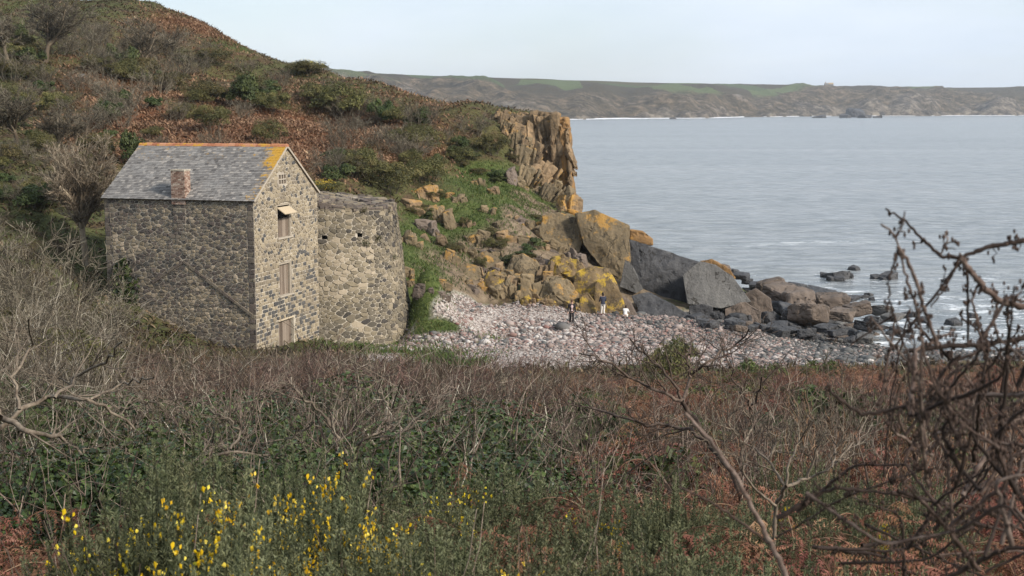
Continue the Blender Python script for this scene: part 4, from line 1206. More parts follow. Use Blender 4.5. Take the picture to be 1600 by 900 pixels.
# visible half: mortar grid with the putlog holes left open
ucut = sorted(set(np.round(np.r_[np.linspace(0, PER, 130), [h[0] for h in holes], [h[1] for h in holes]], 4)))
vcut = sorted(set(np.round(np.r_[np.linspace(0, HT_, 14), [h[2] for h in holes], [h[3] for h in holes]], 4)))
for u0, u1 in zip(ucut[:-1], ucut[1:]):
    for v0, v1 in zip(vcut[:-1], vcut[1:]):
        uc, vc = (u0 + u1) / 2, (v0 + v1) / 2
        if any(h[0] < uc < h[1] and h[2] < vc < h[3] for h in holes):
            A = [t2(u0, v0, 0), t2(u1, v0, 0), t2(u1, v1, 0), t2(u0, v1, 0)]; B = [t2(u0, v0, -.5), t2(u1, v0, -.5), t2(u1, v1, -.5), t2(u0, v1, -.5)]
            mb.add(A + B, [[4, 5, 6, 7], [0, 1, 5, 4], [1, 2, 6, 5], [2, 3, 7, 6], [3, 0, 4, 7]], 2)  # sides and back of the hole near black, its shade put into the colour
        else:
            mb.add([t2(u0, v0, 0), t2(u1, v0, 0), t2(u1, v1, 0), t2(u0, v1, 0)], [[0, 1, 2, 3]], 1)
def tint_t(u, v):
    n = float(fbm2(np.array([u * .35 + 7]), np.array([v * .5]), 3)[0])
    return float(np.clip(.46 + .6 * n + rg.normal() * .2, 0, 1)) if rg.random() > .06 else 0.02
VS = voronoi_stones(rg, PER * .62, HT_, .34, .22, .46, .3)
lay_stones(mb, VS, t2, rg, .027, .06, holes, [], tint_t, .2)
VS = [[(u + PER * .62, v) for u, v in P] for P in voronoi_stones(rg, PER * .38, HT_, .8, .6, .4, .1)]
lay_stones(mb, VS, t2, rg, .03, .05, [], [], tint_t, .2)
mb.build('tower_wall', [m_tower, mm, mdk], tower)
mb = MB()   # weathered sloping wall head and the rubble fill inside it
n = 72
ring = lambda k, dz, inn: [(p[0] * k, p[1] * k, p[2] + dz) for p in [tpt(-PI + i / n * 2 * PI, HT_, .03) for i in range(n)]]
R0 = ring(1.0, 0, 0); R1 = ring(.985, .10, 0); R2 = ring(.87, .12, 0); R3 = ring(.6, .02, 0); R4 = ring(.03, .0, 0)
allr = R0 + R1 + R2 + R3 + R4
i = np.arange(n); j = (i + 1) % n
for k in range(4):
    pass
mb.add(np.array(allr), np.concatenate([np.stack([i + k * n, j + k * n, j + (k + 1) * n, i + (k + 1) * n], -1) for k in range(4)]), 0)
def thead(u, v, h):
    p = np.array(tpt(-PI * .95 + u / PER * 2 * PI, HT_, .03)); k = 1 - .17 * v
    return (p[0] * k, p[1] * k, p[2] + .12 - .03 * v + h)
lay_stones(mb, voronoi_stones(rg, PER, 5.0, .6, .42), thead, rg, .02, .22, [], [], lambda u, v: rg.uniform(.15, .75), .15)
for k in range(150):
    th = rg.uniform(-PI, PI); p = np.array(tpt(th, HT_, .03)); q = rg.uniform(.90, .995)
    mb.box((p[0] * q, p[1] * q, p[2] + rg.uniform(-.02, .10)), (rg.uniform(.2, .5), rg.uniform(.2, .45), rg.uniform(.14, .3)), 0, rg.uniform(.15, .8), th + PI / 2 + rg.normal() * .3)
mb.build('wall_head', [m_front, mm], tower)

# ------------------------------------------------------------------ people on the beach
def plain(name, col, rough=0.8, spec=0.2):
    m, t = new_mat(name)
    n = t.noise(t.n('ShaderNodeTexCoord').outputs['Object'], 14, 4, 0.6)
    c = t.mix(n, tuple(x * .75 for x in col), tuple(min(1, x * 1.2) for x in col))
    finish(t, principled(t, c, rough, spec=spec))
    return m
m_skin = plain('skin', (0.5, 0.32, 0.24), 0.6)
m_black = plain('dark_cloth', (0.018, 0.018, 0.022)); m_navy = plain('navy_cloth', (0.035, 0.04, 0.062))
m_hair = plain('brown_hair', (0.09, 0.045, 0.025), 0.5); m_hair2 = plain('dark_hair', (0.025, 0.018, 0.015), 0.5)
m_cream = plain('cream_cloth', (0.62, 0.58, 0.53)); m_white = plain('white_cloth', (0.7, 0.69, 0.67)); m_pink = plain('patterned_top', (0.62, 0.46, 0.44))
m_boot = plain('maroon_boots', (0.10, 0.025, 0.028), 0.5); m_eye = plain('eye', (0.02, 0.015, 0.012), 0.3); m_lip = plain('lips', (0.36, 0.15, 0.13), 0.5)
def skin_body(name, J, E, rad, mat, parent, root=0, sub=2):
    me = bpy.data.meshes.new(name)
    me.from_pydata([Vector(p) for p in J], E, [])
    o = bpy.data.objects.new(name, me); COL.objects.link(o)
    md = o.modifiers.new('skin', 'SKIN'); md.use_smooth_shade = True
    for i, v in enumerate(me.skin_vertices[0].data):
        r = rad[i]
        v.radius = r if isinstance(r, tuple) else (r, r)
        v.use_root = i == root
    s = o.modifiers.new('sub', 'SUBSURF'); s.levels = sub; s.render_levels = sub
    dg = bpy.context.evaluated_depsgraph_get()
    m2 = bpy.data.meshes.new_from_object(o.evaluated_get(dg))
    m2.materials.clear(); m2.materials.append(mat)
    m2.polygons.foreach_set('use_smooth', np.ones(len(m2.polygons), bool))
    bpy.data.objects.remove(o); bpy.data.meshes.remove(me)
    m2.name = name
    return link(name, m2, parent)
def ell(mb, c, r, mat=0, n=12, cut=-2, rot=None):
    th = np.linspace(0, PI, n); ph = np.linspace(0, 2 * PI, 2 * n, endpoint=False)
    T, P_ = np.meshgrid(th, ph, indexing='ij')
    V = np.stack([np.sin(T) * np.cos(P_), np.sin(T) * np.sin(P_), np.maximum(np.cos(T), cut)], -1).reshape(-1, 3) * np.array(r) + np.array(c)
    i = np.arange((n - 1) * 2 * n); r_ = i // (2 * n); q = i % (2 * n); q2 = (q + 1) % (2 * n)
    mb.add(V, np.stack([r_ * 2 * n + q, (r_ + 1) * 2 * n + q, (r_ + 1) * 2 * n + q2, r_ * 2 * n + q2], -1), mat)
def person(px, py, d, rz, label, h, legs, arms, top, legm, hairm, footm, lean=0.0, crouch=False, stripe=None, longc=0.0, group=None):
    p = unp(px, py, d); z = h1(p[0], p[1])
    root = empty('person', (p[0], p[1], z + .03), rz)
    root.scale = (h / 1.72,) * 3
    tag(root, label, 'person')
    # facing local -Y
    if not crouch:
        hip = np.array([0, 0, .92]); ch = np.array([0, -lean * .35, 1.34]); nk = np.array([0, -lean * .5, 1.48]); hd = np.array([0, -lean * .7 - .02, 1.60])
    else:
        hip = np.array([0, .1, .34]); ch = np.array([0, -.12, .72]); nk = np.array([0, -.2, .86]); hd = np.array([0, -.26, .98])
    J = [hip, hip * .45 + ch * .55, ch, nk, hd, hd + [0, 0, .1]]; E = [(0, 1), (1, 2), (2, 3), (3, 4), (4, 5)]
    Rr = [(.14, .11), (.13, .10), (.16, .11), .055, (.085, .1), (.07, .08)]
    la = []; ll = []
    for s in (-1, 1):
        sh = ch + [s * .185, 0, .06]; el = sh + np.array(arms[s][0]) * [s, 1, 1]; wr = el + np.array(arms[s][1]) * [s, 1, 1]; ha = wr + nrm(np.array(arms[s][1]) * [s, 1, 1]) * .09
        b = len(J); J += [sh, el, wr, ha]; E += [(2, b), (b, b + 1), (b + 1, b + 2), (b + 2, b + 3)]; Rr += [.06, .043, .03, .028]
        hp = hip + [s * .09, 0, -.05]; kn = hip + np.array(legs[s][0]) * [s, 1, 1]; an = kn + np.array(legs[s][1]) * [s, 1, 1]; to = an + np.array([0, -.15, -.035])
        c = len(J); J += [hp, kn, an, to]; E += [(0, c), (c, c + 1), (c + 1, c + 2), (c + 2, c + 3)]; Rr += [.085, .06, .042, .035]
        la.append((sh, el, wr, ha)); ll.append((hp, kn, an, to))
    skin_body('body', J, E, Rr, m_skin, root)
    # jacket
    JJ = [hip + [0, 0, -.06 - longc], hip * .4 + ch * .6, ch + [0, 0, .02], nk + [0, 0, -.03]]; EE = [(0, 1), (1, 2), (2, 3)]; RR = [(.175, .14), (.165, .135), (.18, .13), (.09, .085)]
    for sh, el, wr, ha in la:
        b = len(JJ); JJ += [sh, el, wr]; EE += [(2, b), (b, b + 1), (b + 1, b + 2)]; RR += [.082, .066, .052]
    jk = skin_body('jacket', JJ, EE, RR, top, root)
    JJ = [hip + [0, 0, .04]]; EE = []; RR = [(.16, .13)]
    for hp, kn, an, to in ll:
        b = len(JJ); JJ += [hp + [0, 0, -.03], kn, an + [0, 0, .04]]; EE += [(0, b), (b, b + 1), (b + 1, b + 2)]; RR += [.10, .078, .062]
    skin_body('trousers', JJ, EE, RR, legm, root)
    for hp, kn, an, to in ll:
        skin_body('boot', [an + [0, 0, .12], an + [0, .01, -.02], to + [0, 0, .0]], [(0, 1), (1, 2)], [.062, .06, .045], footm, root)
        mb = MB()
    for sh, el, wr, ha in la:      # four fingers and a thumb rooted in the palm
        dr_ = nrm(ha - wr); sd = nrm(np.cross(dr_, [0, 1, .2])); pal = np.cross(sd, dr_)
        for k in range(4):
            b0 = ha + sd * (.012 * (k - 1.5)); L_ = [.066, .075, .07, .055][k]
            mb.add(*tubes(np.array([[b0, b0 + dr_ * L_ * .5, b0 + dr_ * L_ * .9 + pal * L_ * .3]]), np.array([[.009, .008, .006]]), 6))
        b0 = wr + dr_ * .04 + sd * .03
        mb.add(*tubes(np.array([[b0, b0 + dr_ * .03 + sd * .02, b0 + dr_ * .06 + sd * .02]]), np.array([[.010, .009, .007]]), 6))
    mb.build('hands', m_skin, root, True)
    mb = MB()
    ell(mb, hd + [0, .022, .045], (.098, .112, .125), 0, 12, -.25); ell(mb, hd + [0, .075, -.02], (.088, .055, .13), 0)
    mb.build('hair', hairm, root, True)
    mb = MB()
    f = hd + [0, -.098, .02]
    for s in (-1, 1):
        ell(mb, f + [s * .033, .004, .02], (.014, .01, .008), 0, 6); ell(mb, hd + [s * .092, .01, .01], (.014, .025, .034), 1, 6)
    ell(mb, f + [0, -.008, -.012], (.013, .02, .024), 1, 6); ell(mb, f + [0, .004, -.05], (.024, .008, .007), 2, 6)
    mb.build('face', [m_eye, m_skin, m_lip], root, True)
    if stripe:
        mb = MB()
        a = ch + [0, -.128, .06]; b = hip + [0, -.137, .04]
        n = 8
        for k in range(n):
            p0 = a + (b - a) * k / n; p1 = a + (b - a) * (k + 1) / n; w = .055 + .03 * math.sin(k)
            mb.add([p0 + [-w, 0, 0], p0 + [0, -.025, 0], p0 + [w, 0, 0], p1 + [-w, 0, 0], p1 + [0, -.025, 0], p1 + [w, 0, 0]], [[3, 4, 1, 0], [4, 5, 2, 1]])
        mb.build('open_top', stripe, root, True)
    return root
stand_l = {1: ((.10, -.03, -.45), (.02, .03, -.40)), -1: ((.08, .0, -.45), (-.01, .04, -.40))}
arm_d = {1: ((.06, .0, -.29), (.02, -.06, -.25)), -1: ((.07, .02, -.28), (.03, -.1, -.23))}
arm_f = {1: ((.04, -.06, -.28), (-.06, -.2, -.08)), -1: ((.04, -.06, -.28), (-.06, -.2, -.08))}
person(893, 509, 95, 0.15, 'person in a dark open jacket over a pale top walking down the shingle', 1.72, {1: ((.09, -.12, -.43), (.01, .06, -.41)), -1: ((.08, .06, -.44), (0, .1, -.39))}, arm_d, m_black, m_black, m_hair, m_black, .12, stripe=m_pink)
person(942, 496, 99.0, PI + .2, 'person in a navy hooded coat and pale trousers standing facing the rocks', 1.68, stand_l, arm_f, m_navy, m_cream, m_hair2, m_boot, .1, longc=.18)
cr_l = {1: ((.14, -.36, .0), (.0, .18, -.30)), -1: ((.13, -.36, .02), (.0, .16, -.32))}
person(977, 497, 98.8, PI * .9, 'small person in a white jacket crouching at the foot of the rocks', 1.45, cr_l, {1: ((.03, -.2, -.2), (-.03, -.18, -.12)), -1: ((.03, -.2, -.2), (-.03, -.18, -.12))}, m_white, m_cream, m_hair2, m_black, .2, crouch=True)

# ------------------------------------------------------------------ vegetation: materials
L_IVY = leaf_mat('ivy_leaves', [(0.0, (0.011, 0.019, 0.008)), (0.45, (0.032, 0.051, 0.015)), (0.8, (0.088, 0.122, 0.032)), (1.0, (0.18, 0.185, 0.06))], 0.45, .15, .3)
L_GREEN = leaf_mat('bush_leaves', [(0.0, (0.025, 0.038, 0.014)), (0.5, (0.062, 0.082, 0.026)), (0.85, (0.11, 0.128, 0.04)), (1.0, (0.18, 0.165, 0.06))])
L_OLIVE = leaf_mat('gorse_olive', [(0.0, (0.03, 0.033, 0.013)), (0.5, (0.10, 0.094, 0.034)), (0.85, (0.17, 0.148, 0.055)), (1.0, (0.22, 0.165, 0.065))])
L_BRIGHT = leaf_mat('bright_leaves', [(0.0, (0.035, 0.05, 0.014)), (0.5, (0.075, 0.10, 0.026)), (1.0, (0.15, 0.16, 0.045))])
L_GORSE = leaf_mat('gorse_spines', [(0.0, (0.024, 0.028, 0.015)), (0.4, (0.085, 0.096, 0.046)), (0.75, (0.165, 0.173, 0.09)), (1.0, (0.28, 0.255, 0.145))], .6, .15)
L_FLOWER = leaf_mat('gorse_flower', [(0.0, (0.62, 0.42, 0.012)), (0.5, (0.8, 0.6, 0.02)), (1.0, (0.88, 0.74, 0.12))], .5, .3, .2, .1)
L_BRK = leaf_mat('dead_bracken', [(0.0, (0.07, 0.03, 0.02)), (0.4, (0.19, 0.085, 0.055)), (0.75, (0.29, 0.145, 0.095)), (1.0, (0.42, 0.26, 0.18))], .75, .2, .1)
L_BRK2 = leaf_mat('hill_bracken', [(0.0, (0.12, 0.07, 0.042)), (0.4, (0.23, 0.132, 0.08)), (0.75, (0.34, 0.21, 0.13)), (1.0, (0.43, 0.31, 0.19))], .8, .2, .1)
L_GRASS = leaf_mat('grass_blades', [(0.0, (0.035, 0.052, 0.012)), (0.5, (0.075, 0.105, 0.024)), (0.85, (0.14, 0.15, 0.045)), (1.0, (0.28, 0.23, 0.12))], .7, .3)
L_SCRUB = leaf_mat('heath_scrub', [(0.0, (0.03, 0.024, 0.017)), (0.35, (0.10, 0.073, 0.044)), (0.6, (0.112, 0.11, 0.042)), (0.85, (0.205, 0.165, 0.09)), (1.0, (0.3, 0.235, 0.14))], .8, .15, .1)
L_LITTER = leaf_mat('dark_litter', [(0.0, (0.015, 0.012, 0.008)), (0.5, (0.04, 0.03, 0.018)), (0.85, (0.075, 0.06, 0.03)), (1.0, (0.13, 0.095, 0.055))], .8, .1, .1)
def bark_mat(name, c0, c1, c2, sc=30):
    m, t = new_mat(name)
    co = t.n('ShaderNodeTexCoord').outputs['Object']
    n = t.noise(co, sc, 5, 0.7)
    rnd = t.n('ShaderNodeObjectInfo').outputs['Random']
    c = t.ramp(t.math('ADD', t.math('MULTIPLY', n, .75), t.math('MULTIPLY', t.math('SUBTRACT', t.attr('tint'), .5), .5)), [(0.28, c0), (0.48, c1), (0.68, c2)])
    c = t.n('ShaderNodeHueSaturation', {'Value': t.math('ADD', 0.8, t.math('MULTIPLY', rnd, 0.4)), 'Color': c}).outputs[0]
    finish(t, principled(t, c, 0.85, spec=0.2))
    return m
B_THORN = bark_mat('thorn_bark', (0.045, 0.032, 0.025), (0.15, 0.11, 0.085), (0.33, 0.265, 0.21), 18)
B_PURPLE = bark_mat('purple_twigs', (0.045, 0.027, 0.024), (0.135, 0.08, 0.064), (0.26, 0.17, 0.135), 14)
B_PALE = bark_mat('lichened_bark', (0.04, 0.032, 0.023), (0.15, 0.12, 0.085), (0.44, 0.4, 0.32), 10)
B_GREY = bark_mat('grey_bark', (0.07, 0.058, 0.042), (0.17, 0.145, 0.105), (0.3, 0.27, 0.2), 3)
B_BARE = bark_mat('bleached_bark', (0.085, 0.065, 0.048), (0.21, 0.172, 0.13), (0.41, 0.37, 0.305), 16)
B_TREE = bark_mat('pale_tree_bark', (0.11, 0.085, 0.06), (0.25, 0.20, 0.14), (0.40, 0.345, 0.26), 3)
B_BRAM = bark_mat('bramble_bark', (0.028, 0.019, 0.015), (0.08, 0.053, 0.042), (0.19, 0.145, 0.12), 60)
B_TAN = bark_mat('dry_stems', (0.07, 0.04, 0.022), (0.16, 0.095, 0.055), (0.28, 0.185, 0.115), 20)

# ------------------------------------------------------------------ vegetation: prototypes (height 1 unless noted)
def twig_lines(rg, nst=14, kids=7, twigs=6, rad=.35, spread=.55, wob=.11, r=.012, trop=(0, 0, .04), ratio=.5, ratio2=.4, ang=.6, rmin=.0015):
    A = stems_base(rg, nst, rad, spread, .95, 8, wob, trop, r)
    B = children(rg, *A, kids, ratio, ang, 6, wob * 1.3, trop, .55, .2, 1.0, rmin)
    C = children(rg, *B, twigs, ratio2 * 1.2, ang * 1.1, 5, wob * 1.4, trop, .6, .2, 1.0, rmin)
    return A, B, C
def lines_mesh(name, sets, mat, rg, k=3):
    mb = MB()
    for P, Rd in sets:
        V, Fc = tubes(P, Rd, k)
        mb.add(V, Fc, 0, np.repeat(rg.random(len(P)), P.shape[1] * k))
    return mb.mesh(name, mat, True)
def proto_parts(name, parts):
    root = empty(name)
    for n, me in parts:
        link(n, me, root)
    return root
def p_twig(seed, mat, name='thorn_shrub', near=True, **kw):
    rg = np.random.default_rng(seed)
    A, B, C = twig_lines(rg, **kw)
    if near:
        return proto_parts(name, [('stem', lines_mesh('stem', [A], mat, rg, 5)), ('twigs', lines_mesh('twigs', [B, C], mat, rg, 3))])
    return link(name, lines_mesh(name, [A, B, C], mat, rg, 3))
def p_leafy(seed, mat, name, n=2600, size=.1, Rx=.75, nl=14, lo=.7, stem=B_GREY, asp=.6):
    rg = np.random.default_rng(seed)
    c, r = lumps(rg, nl, Rx, 1.0)
    P, u, k = shell_pts(rg, n, c, r, lo)
    kt = rg.random(nl)
    V, Fc, T = leaves(rg, P, u + [0, 0, .3], size, asp, np.clip(.45 * rg.random(n) + .55 * kt[k], 0, 1))
    mb = MB(); mb.add(V, Fc, 0, T)
    A = stems_base(rg, 10, .3, .7, .8, 6, .1, (0, 0, .03), .015)
    B = children(rg, *A, 5, .5, .6, 5, .15, (0, 0, .05), .5, .3, 1.0, .003)
    for S in (A, B):
        V, Fc = tubes(*S, 3); mb.add(V, Fc, 1, .5)
    return link(name, mb.mesh(name, [mat, stem]))
def ivy_leaf_mesh(rg, P, u, size, tint):
    m = len(P); N_ = nrm(u + rg.normal(size=(m, 3)) * .45)
    D = nrm(np.array([0, 0, -1.0]) + rg.normal(size=(m, 3)) * .6); A = nrm(D - N_ * (D * N_).sum(1, keepdims=True)); B = np.cross(N_, A)
    s = (size * rg.uniform(.55, 1.2, m))[:, None]
    sh = [(-.45, 0, 0), (-.5, .38, .03), (-.02, .5, .05), (.55, 0, -.08), (-.02, -.5, .05), (-.5, -.38, .03)]
    V = np.stack([P + A * s * a + B * s * b + N_ * s * c for a, b, c in sh], 1)
    i = np.arange(m)[:, None] * 6
    return V.reshape(-1, 3), np.concatenate([i + np.array([[0, 1, 2, 3]]), i + np.array([[0, 3, 4, 5]])]), np.repeat(tint, 6)
def p_ivy(seed, name='ivy_bush', n=15000, size=.021):
    rg = np.random.default_rng(seed)
    c, r = lumps(rg, 16, .95, 1.0, .9)
    P, u, k = shell_pts(rg, n, c, r, .6)
    kt = rg.random(16)
    V, Fc, T = ivy_leaf_mesh(rg, P, u, size, np.clip(.6 * rg.random(n) + .35 * kt[k] + .04, 0, 1))
    mb = MB(); mb.add(V, Fc, 0, T); f = mb.mesh('foliage', L_IVY)
    A, B, C = twig_lines(rg, 12, 5, 4, .5, .6, .14, .014, (0, 0, .05), .55, .45)
    A = (A[0] * 1.08, A[1])
    return proto_parts(name, [('foliage', f), ('stem', lines_mesh('stem', [A, B, C], B_THORN, rg))])
def p_gorse(seed, flowers, name='gorse_bush', shoots=1150, needles=46):
    rg = np.random.default_rng(seed)
    A = stems_base(rg, 16, .3, .8, .75, 7, .08, (0, 0, .05), .012)
    B = children(rg, *A, 6, .5, .6, 6, .10, (0, 0, .12), .6, .3, 1.0, .003)
    nl = 16; c, r = lumps(rg, nl, .66, .95, .7)
    C0, u, lk = shell_pts(rg, shoots, c, r, .62)
    D0 = nrm(u + np.array([0, 0, .75]) + rg.normal(size=u.shape) * .35)
    S = grow(rg, C0, D0, rg.uniform(.09, .19, shoots), 5, .09, (0, 0, .10))
    q = np.argsort(-C0[:, 2] - .3 * rg.random(shoots))[:20]      # tall leading shoots
    S = np.concatenate([S, grow(rg, C0[q], D0[q] * .35 + np.array([0, 0, 1.0]), rg.uniform(.16, .28, 20), 5, .05, (0, 0, .10))]); lk = np.concatenate([lk, lk[q]])
    S = np.concatenate([S, S[-20:]]); lk = np.concatenate([lk, lk[-20:]])
    m, kk, _ = S.shape
    N = m * needles
    par = np.repeat(np.arange(m), needles); t = rg.random(N) ** .8 * (kk - 1.001); i = t.astype(int); f = (t - i)[:, None]
    C = S[par, i] * (1 - f) + S[par, i + 1] * f; T = nrm(S[par, i + 1] - S[par, i])
    O = nrm(np.cross(T, rg.normal(size=(N, 3)))); D = nrm(O + T * rg.uniform(.3, 1.1, N)[:, None])
    L_ = (.023 * rg.uniform(.5, 1.25, N) * (1.1 - .5 * t / kk))[:, None]
    W = nrm(np.cross(D, rg.normal(size=(N, 3)))) * .0027
    V = np.stack([C - W, C + W, C + D * L_], 1).reshape(-1, 3)
    lt = rg.random(nl)
    tn = np.clip(.40 * lt[lk][par] + .16 * rg.random(m)[par] + .2 * rg.random(N) + .36 * t / kk - .06, 0, 1)
    mb = MB(); mb.add(V, np.arange(3 * N).reshape(-1, 3), 0, np.repeat(tn, 3))
    V, Fc = tubes(S, np.full((m, 1), .0018) * np.linspace(1, .5, kk)[None], 3); mb.add(V, Fc, 0, .15)
    parts = [('foliage', mb.mesh('foliage', L_GORSE)), ('stem', lines_mesh('stem', [A, B], B_THORN, rg))]
    if flowers:
        # blossom packed round the tips of the shoots, on a few lobes of the bush
        # massed in a few patches on the sunny top of the bush
        E_ = S[:shoots, -1]; ctr = E_[rg.choice(np.nonzero((E_[:, 2] > .58) & (E_[:, 1] < .12))[0], max(3, flowers // 4))]
        dist = np.linalg.norm(E_[:, None] - ctr[None], axis=-1).min(1) + .07 * rg.random(shoots)
        order = np.argsort(dist)
        mb = MB()
        for q in order[:flowers]:
            nf = int(rg.integers(3, 9)); ax_ = nrm(S[q, -1] - S[q, -2])
            base = S[q, -1] + rg.normal(size=(nf, 3)) * .014 - ax_ * rg.uniform(-.01, .025, (nf, 1))
            od = nrm(ax_ * .5 + np.array([0, 0, .3]) + rg.normal(size=(nf, 3)) * .7)
            for b, d in zip(base, od):
                s_ = rg.uniform(.009, .0155); w_ = nrm(np.cross(d, rg.normal(size=3))); n_ = np.cross(w_, d)
                V = [b, b + d * s_ * .7 + w_ * s_ * .5, b + d * s_ * 1.25 + n_ * s_ * .3, b + d * s_ * .7 - w_ * s_ * .5, b + d * s_ * 1.1 - n_ * s_ * .35 + w_ * s_ * .2, b + d * s_ * 1.1 - n_ * s_ * .35 - w_ * s_ * .2]
                mb.add(V, [[0, 1, 2], [0, 2, 3], [0, 4, 1], [0, 3, 5], [0, 5, 4]], 0, rg.random())
        parts.append(('blossom', mb.mesh('blossom', L_FLOWER)))
    return proto_parts(name, parts)
def frond(rg, base, az, stalk, L, lean, droop, npin=16):
    """one dead bracken frond: bare stalk, then an arching blade of feathered pinnae"""
    d = nrm(np.array([math.cos(az) * lean, math.sin(az) * lean, 1.0])); P = [np.array(base, float)]
    for k in range(5):
        d = nrm(d + rg.normal(size=3) * .06); P.append(P[-1] + d * stalk / 5)
    for k in range(npin):
        d = nrm(d + np.array([math.cos(az) * .6, math.sin(az) * .6, -1.0]) * droop * (.3 + k / npin) + rg.normal(size=3) * .06)
        P.append(P[-1] + d * L / npin)
    P = np.array(P); n = len(P)
    k = np.repeat(np.arange(6, n), 2); sgn = np.tile([-1.0, 1.0], n - 6)[:, None]; m = len(k); f = (k - 6) / (n - 6)
    T = nrm(P[k] - P[k - 1]); side = nrm(np.cross(T, [0, 0, 1.0]) + rg.normal(size=(m, 3)) * .15)
    pl = (L * .33 * (1 - f) ** .85 * rg.uniform(.6, 1.1, m) + .008)[:, None]
    q = nrm(side * sgn + T * .5 + np.array([0, 0, -.3]) + rg.normal(size=(m, 3)) * .22); p = P[k].copy()
    curl = rg.normal(size=(m, 3)) * .09 + np.array([0, 0, -.13]); ns = 9; Vs = []
    for j in range(ns):
        q2 = nrm(q + curl); p2 = p + q2 * pl / ns; w = pl * .12 * (1 - .85 * j / ns) + .002
        u = nrm(T * .9 + np.cross(q2, T) * .3 + rg.normal(size=(m, 3)) * .3); mid = (p + p2) / 2
        Vs.append(np.stack([p, p * .35 + p2 * .65, mid + u * w + q2 * w * .5, p, p * .35 + p2 * .65, mid - u * w + q2 * w * .5], 1)); p, q = p2, q2
    V = np.concatenate(Vs).reshape(-1, 3)
    return P, V, np.arange(len(V)).reshape(-1, 3)
def p_bracken(seed, nf=44, name='bracken_clump'):
    rg = np.random.default_rng(seed)
    mb = MB(); st = MB()
    for k in range(nf):
        az = rg.uniform(0, 6.28); r_ = .42 * math.sqrt(rg.random()); a = rg.uniform(0, 6.28)
        P, V, Fc = frond(rg, (r_ * math.cos(a), r_ * math.sin(a), -.05), az, rg.uniform(.12, .62), rg.uniform(.38, .65), rg.uniform(.05, .5), rg.uniform(.18, .6))
        mb.add(V, Fc, 0, np.clip(rg.uniform(.1, .85) + rg.normal(size=len(V)) * .13, 0, 1))
        V, Fc = tubes(P[None], np.linspace(.0045, .0015, len(P))[None], 3); st.add(V, Fc, 0, rg.random())
    return proto_parts(name, [('fronds', mb.mesh('fronds', L_BRK)), ('stem', st.mesh('stem', B_TAN, True))])
def p_tree(seed, name='bare_tree', trunk=.30, lean=.1, mat=None, cmat=None, nbr=8, kids=9, twigs=9, fine=6, rm=.0026):
    rg = np.random.default_rng(seed); mat = mat or B_GREY
    T = grow(rg, np.array([[0, 0, -.05]]), np.array([[lean, 0, 1.0]]), np.array([trunk + .05]), 7, .07)
    TR = np.linspace(.026, .018, 7)[None]
    A = children(rg, T, TR, nbr, (1 - trunk) / trunk * .62, .65, 8, .10, (0, 0, .05), .75, .75, 1.0)
    B = children(rg, *A, kids, .55, .65, 6, .12, (0, 0, .05), .55, .15, 1.0, rm * 1.6)
    C = children(rg, *B, twigs, .55, .65, 5, .14, (0, 0, .06), .55, .2, 1.0, rm * 1.2)
    D = children(rg, *C, fine, .6, .6, 4, .15, (0, 0, .06), .7, .2, 1.0, rm)
    return proto_parts(name, [('trunk', lines_mesh('trunk', [(T, TR), A], mat, rg, 6)), ('crown', lines_mesh('crown', [B, C, D], cmat or B_GREY, rg, 3))])

def stand(proto, x, y, h, rz, first, zoff=0.0, wid=1.0):
    o = proto if first else dup(proto)
    o.location = (x, y, h1(x, y) + zoff)
    o.scale = (h * wid, h * wid, h)
    o.rotation_euler = (0, 0, rz)
    return o
class Kind:
    def __init__(s, protos): s.p = protos; s.used = set(); s.k = 0
    def put(s, rg, x, y, h, which=None, rz=None, wid=1.0, zoff=0.0):
        i = s.k % len(s.p) if which is None else which; s.k += 1
        o = stand(s.p[i], x, y, h, rg.uniform(0, 6.28) if rz is None else rz, i not in s.used, zoff, wid); s.used.add(i)
        return o
    def end(s):
        for i, p in enumerate(s.p):
            if i not in s.used:
                for c in list(p.children): bpy.data.objects.remove(c)
                bpy.data.objects.remove(p)
def top_h(px, py, d):
    p = unp(px, py, d)
    return p[0], d, max(.25, p[2] - h1(p[0], d))

rg = np.random.default_rng(42)
K_GORSE = Kind([p_gorse(1, 190), p_gorse(2, 70), p_gorse(3, 24), p_gorse(4, 0)])
K_BRK = Kind([p_bracken(s) for s in range(5)])
K_THORN = Kind([p_twig(10 + s, B_THORN, spread=.6, nst=11, kids=6, twigs=6, r=.016, wob=.14) for s in range(4)])
K_CROOK = Kind([p_twig(110 + s, B_PALE, spread=.8, nst=7, kids=5, twigs=5, rad=.4, r=.017, wob=.2, ratio=.55, ang=.8) for s in range(3)])
K_PURP = Kind([p_twig(20 + s, [B_PURPLE, B_THORN, B_PURPLE, B_TAN, B_PURPLE, B_GREY][s], 'thorn_thicket', False, spread=.35 + .1 * (s % 3), nst=24, kids=7, twigs=5, rad=.6, r=.011, ratio=.45, ang=.5, wob=.15, rmin=.0026, trop=(0, 0, .06)) for s in range(6)])
K_PALE = Kind([p_twig(30 + s, B_PALE, 'lichened_shrub', True, spread=.9, nst=8, kids=7, twigs=7, rad=.15, r=.014, wob=.16, ratio=.6, ang=.75) for s in range(4)])
K_IVY = Kind([p_ivy(40 + s) for s in range(4)])
K_GREYSH = Kind([p_twig(50 + s, B_GREY, 'bare_shrub', False, spread=.75, nst=16, kids=8, twigs=7, rad=.35, r=.014, wob=.13, rmin=.0042, ratio=.5) for s in range(4)])
K_HGREEN = Kind([p_leafy(60 + s, L_GREEN, 'leafy_bush') for s in range(3)])
K_HOLIVE = Kind([p_leafy(70 + s, L_OLIVE, 'olive_bush', 3600, .085, .85, 18, asp=.35) for s in range(3)])
K_BRIGHT = Kind([p_leafy(80, L_BRIGHT, 'light_green_bush', 2200, .09)])
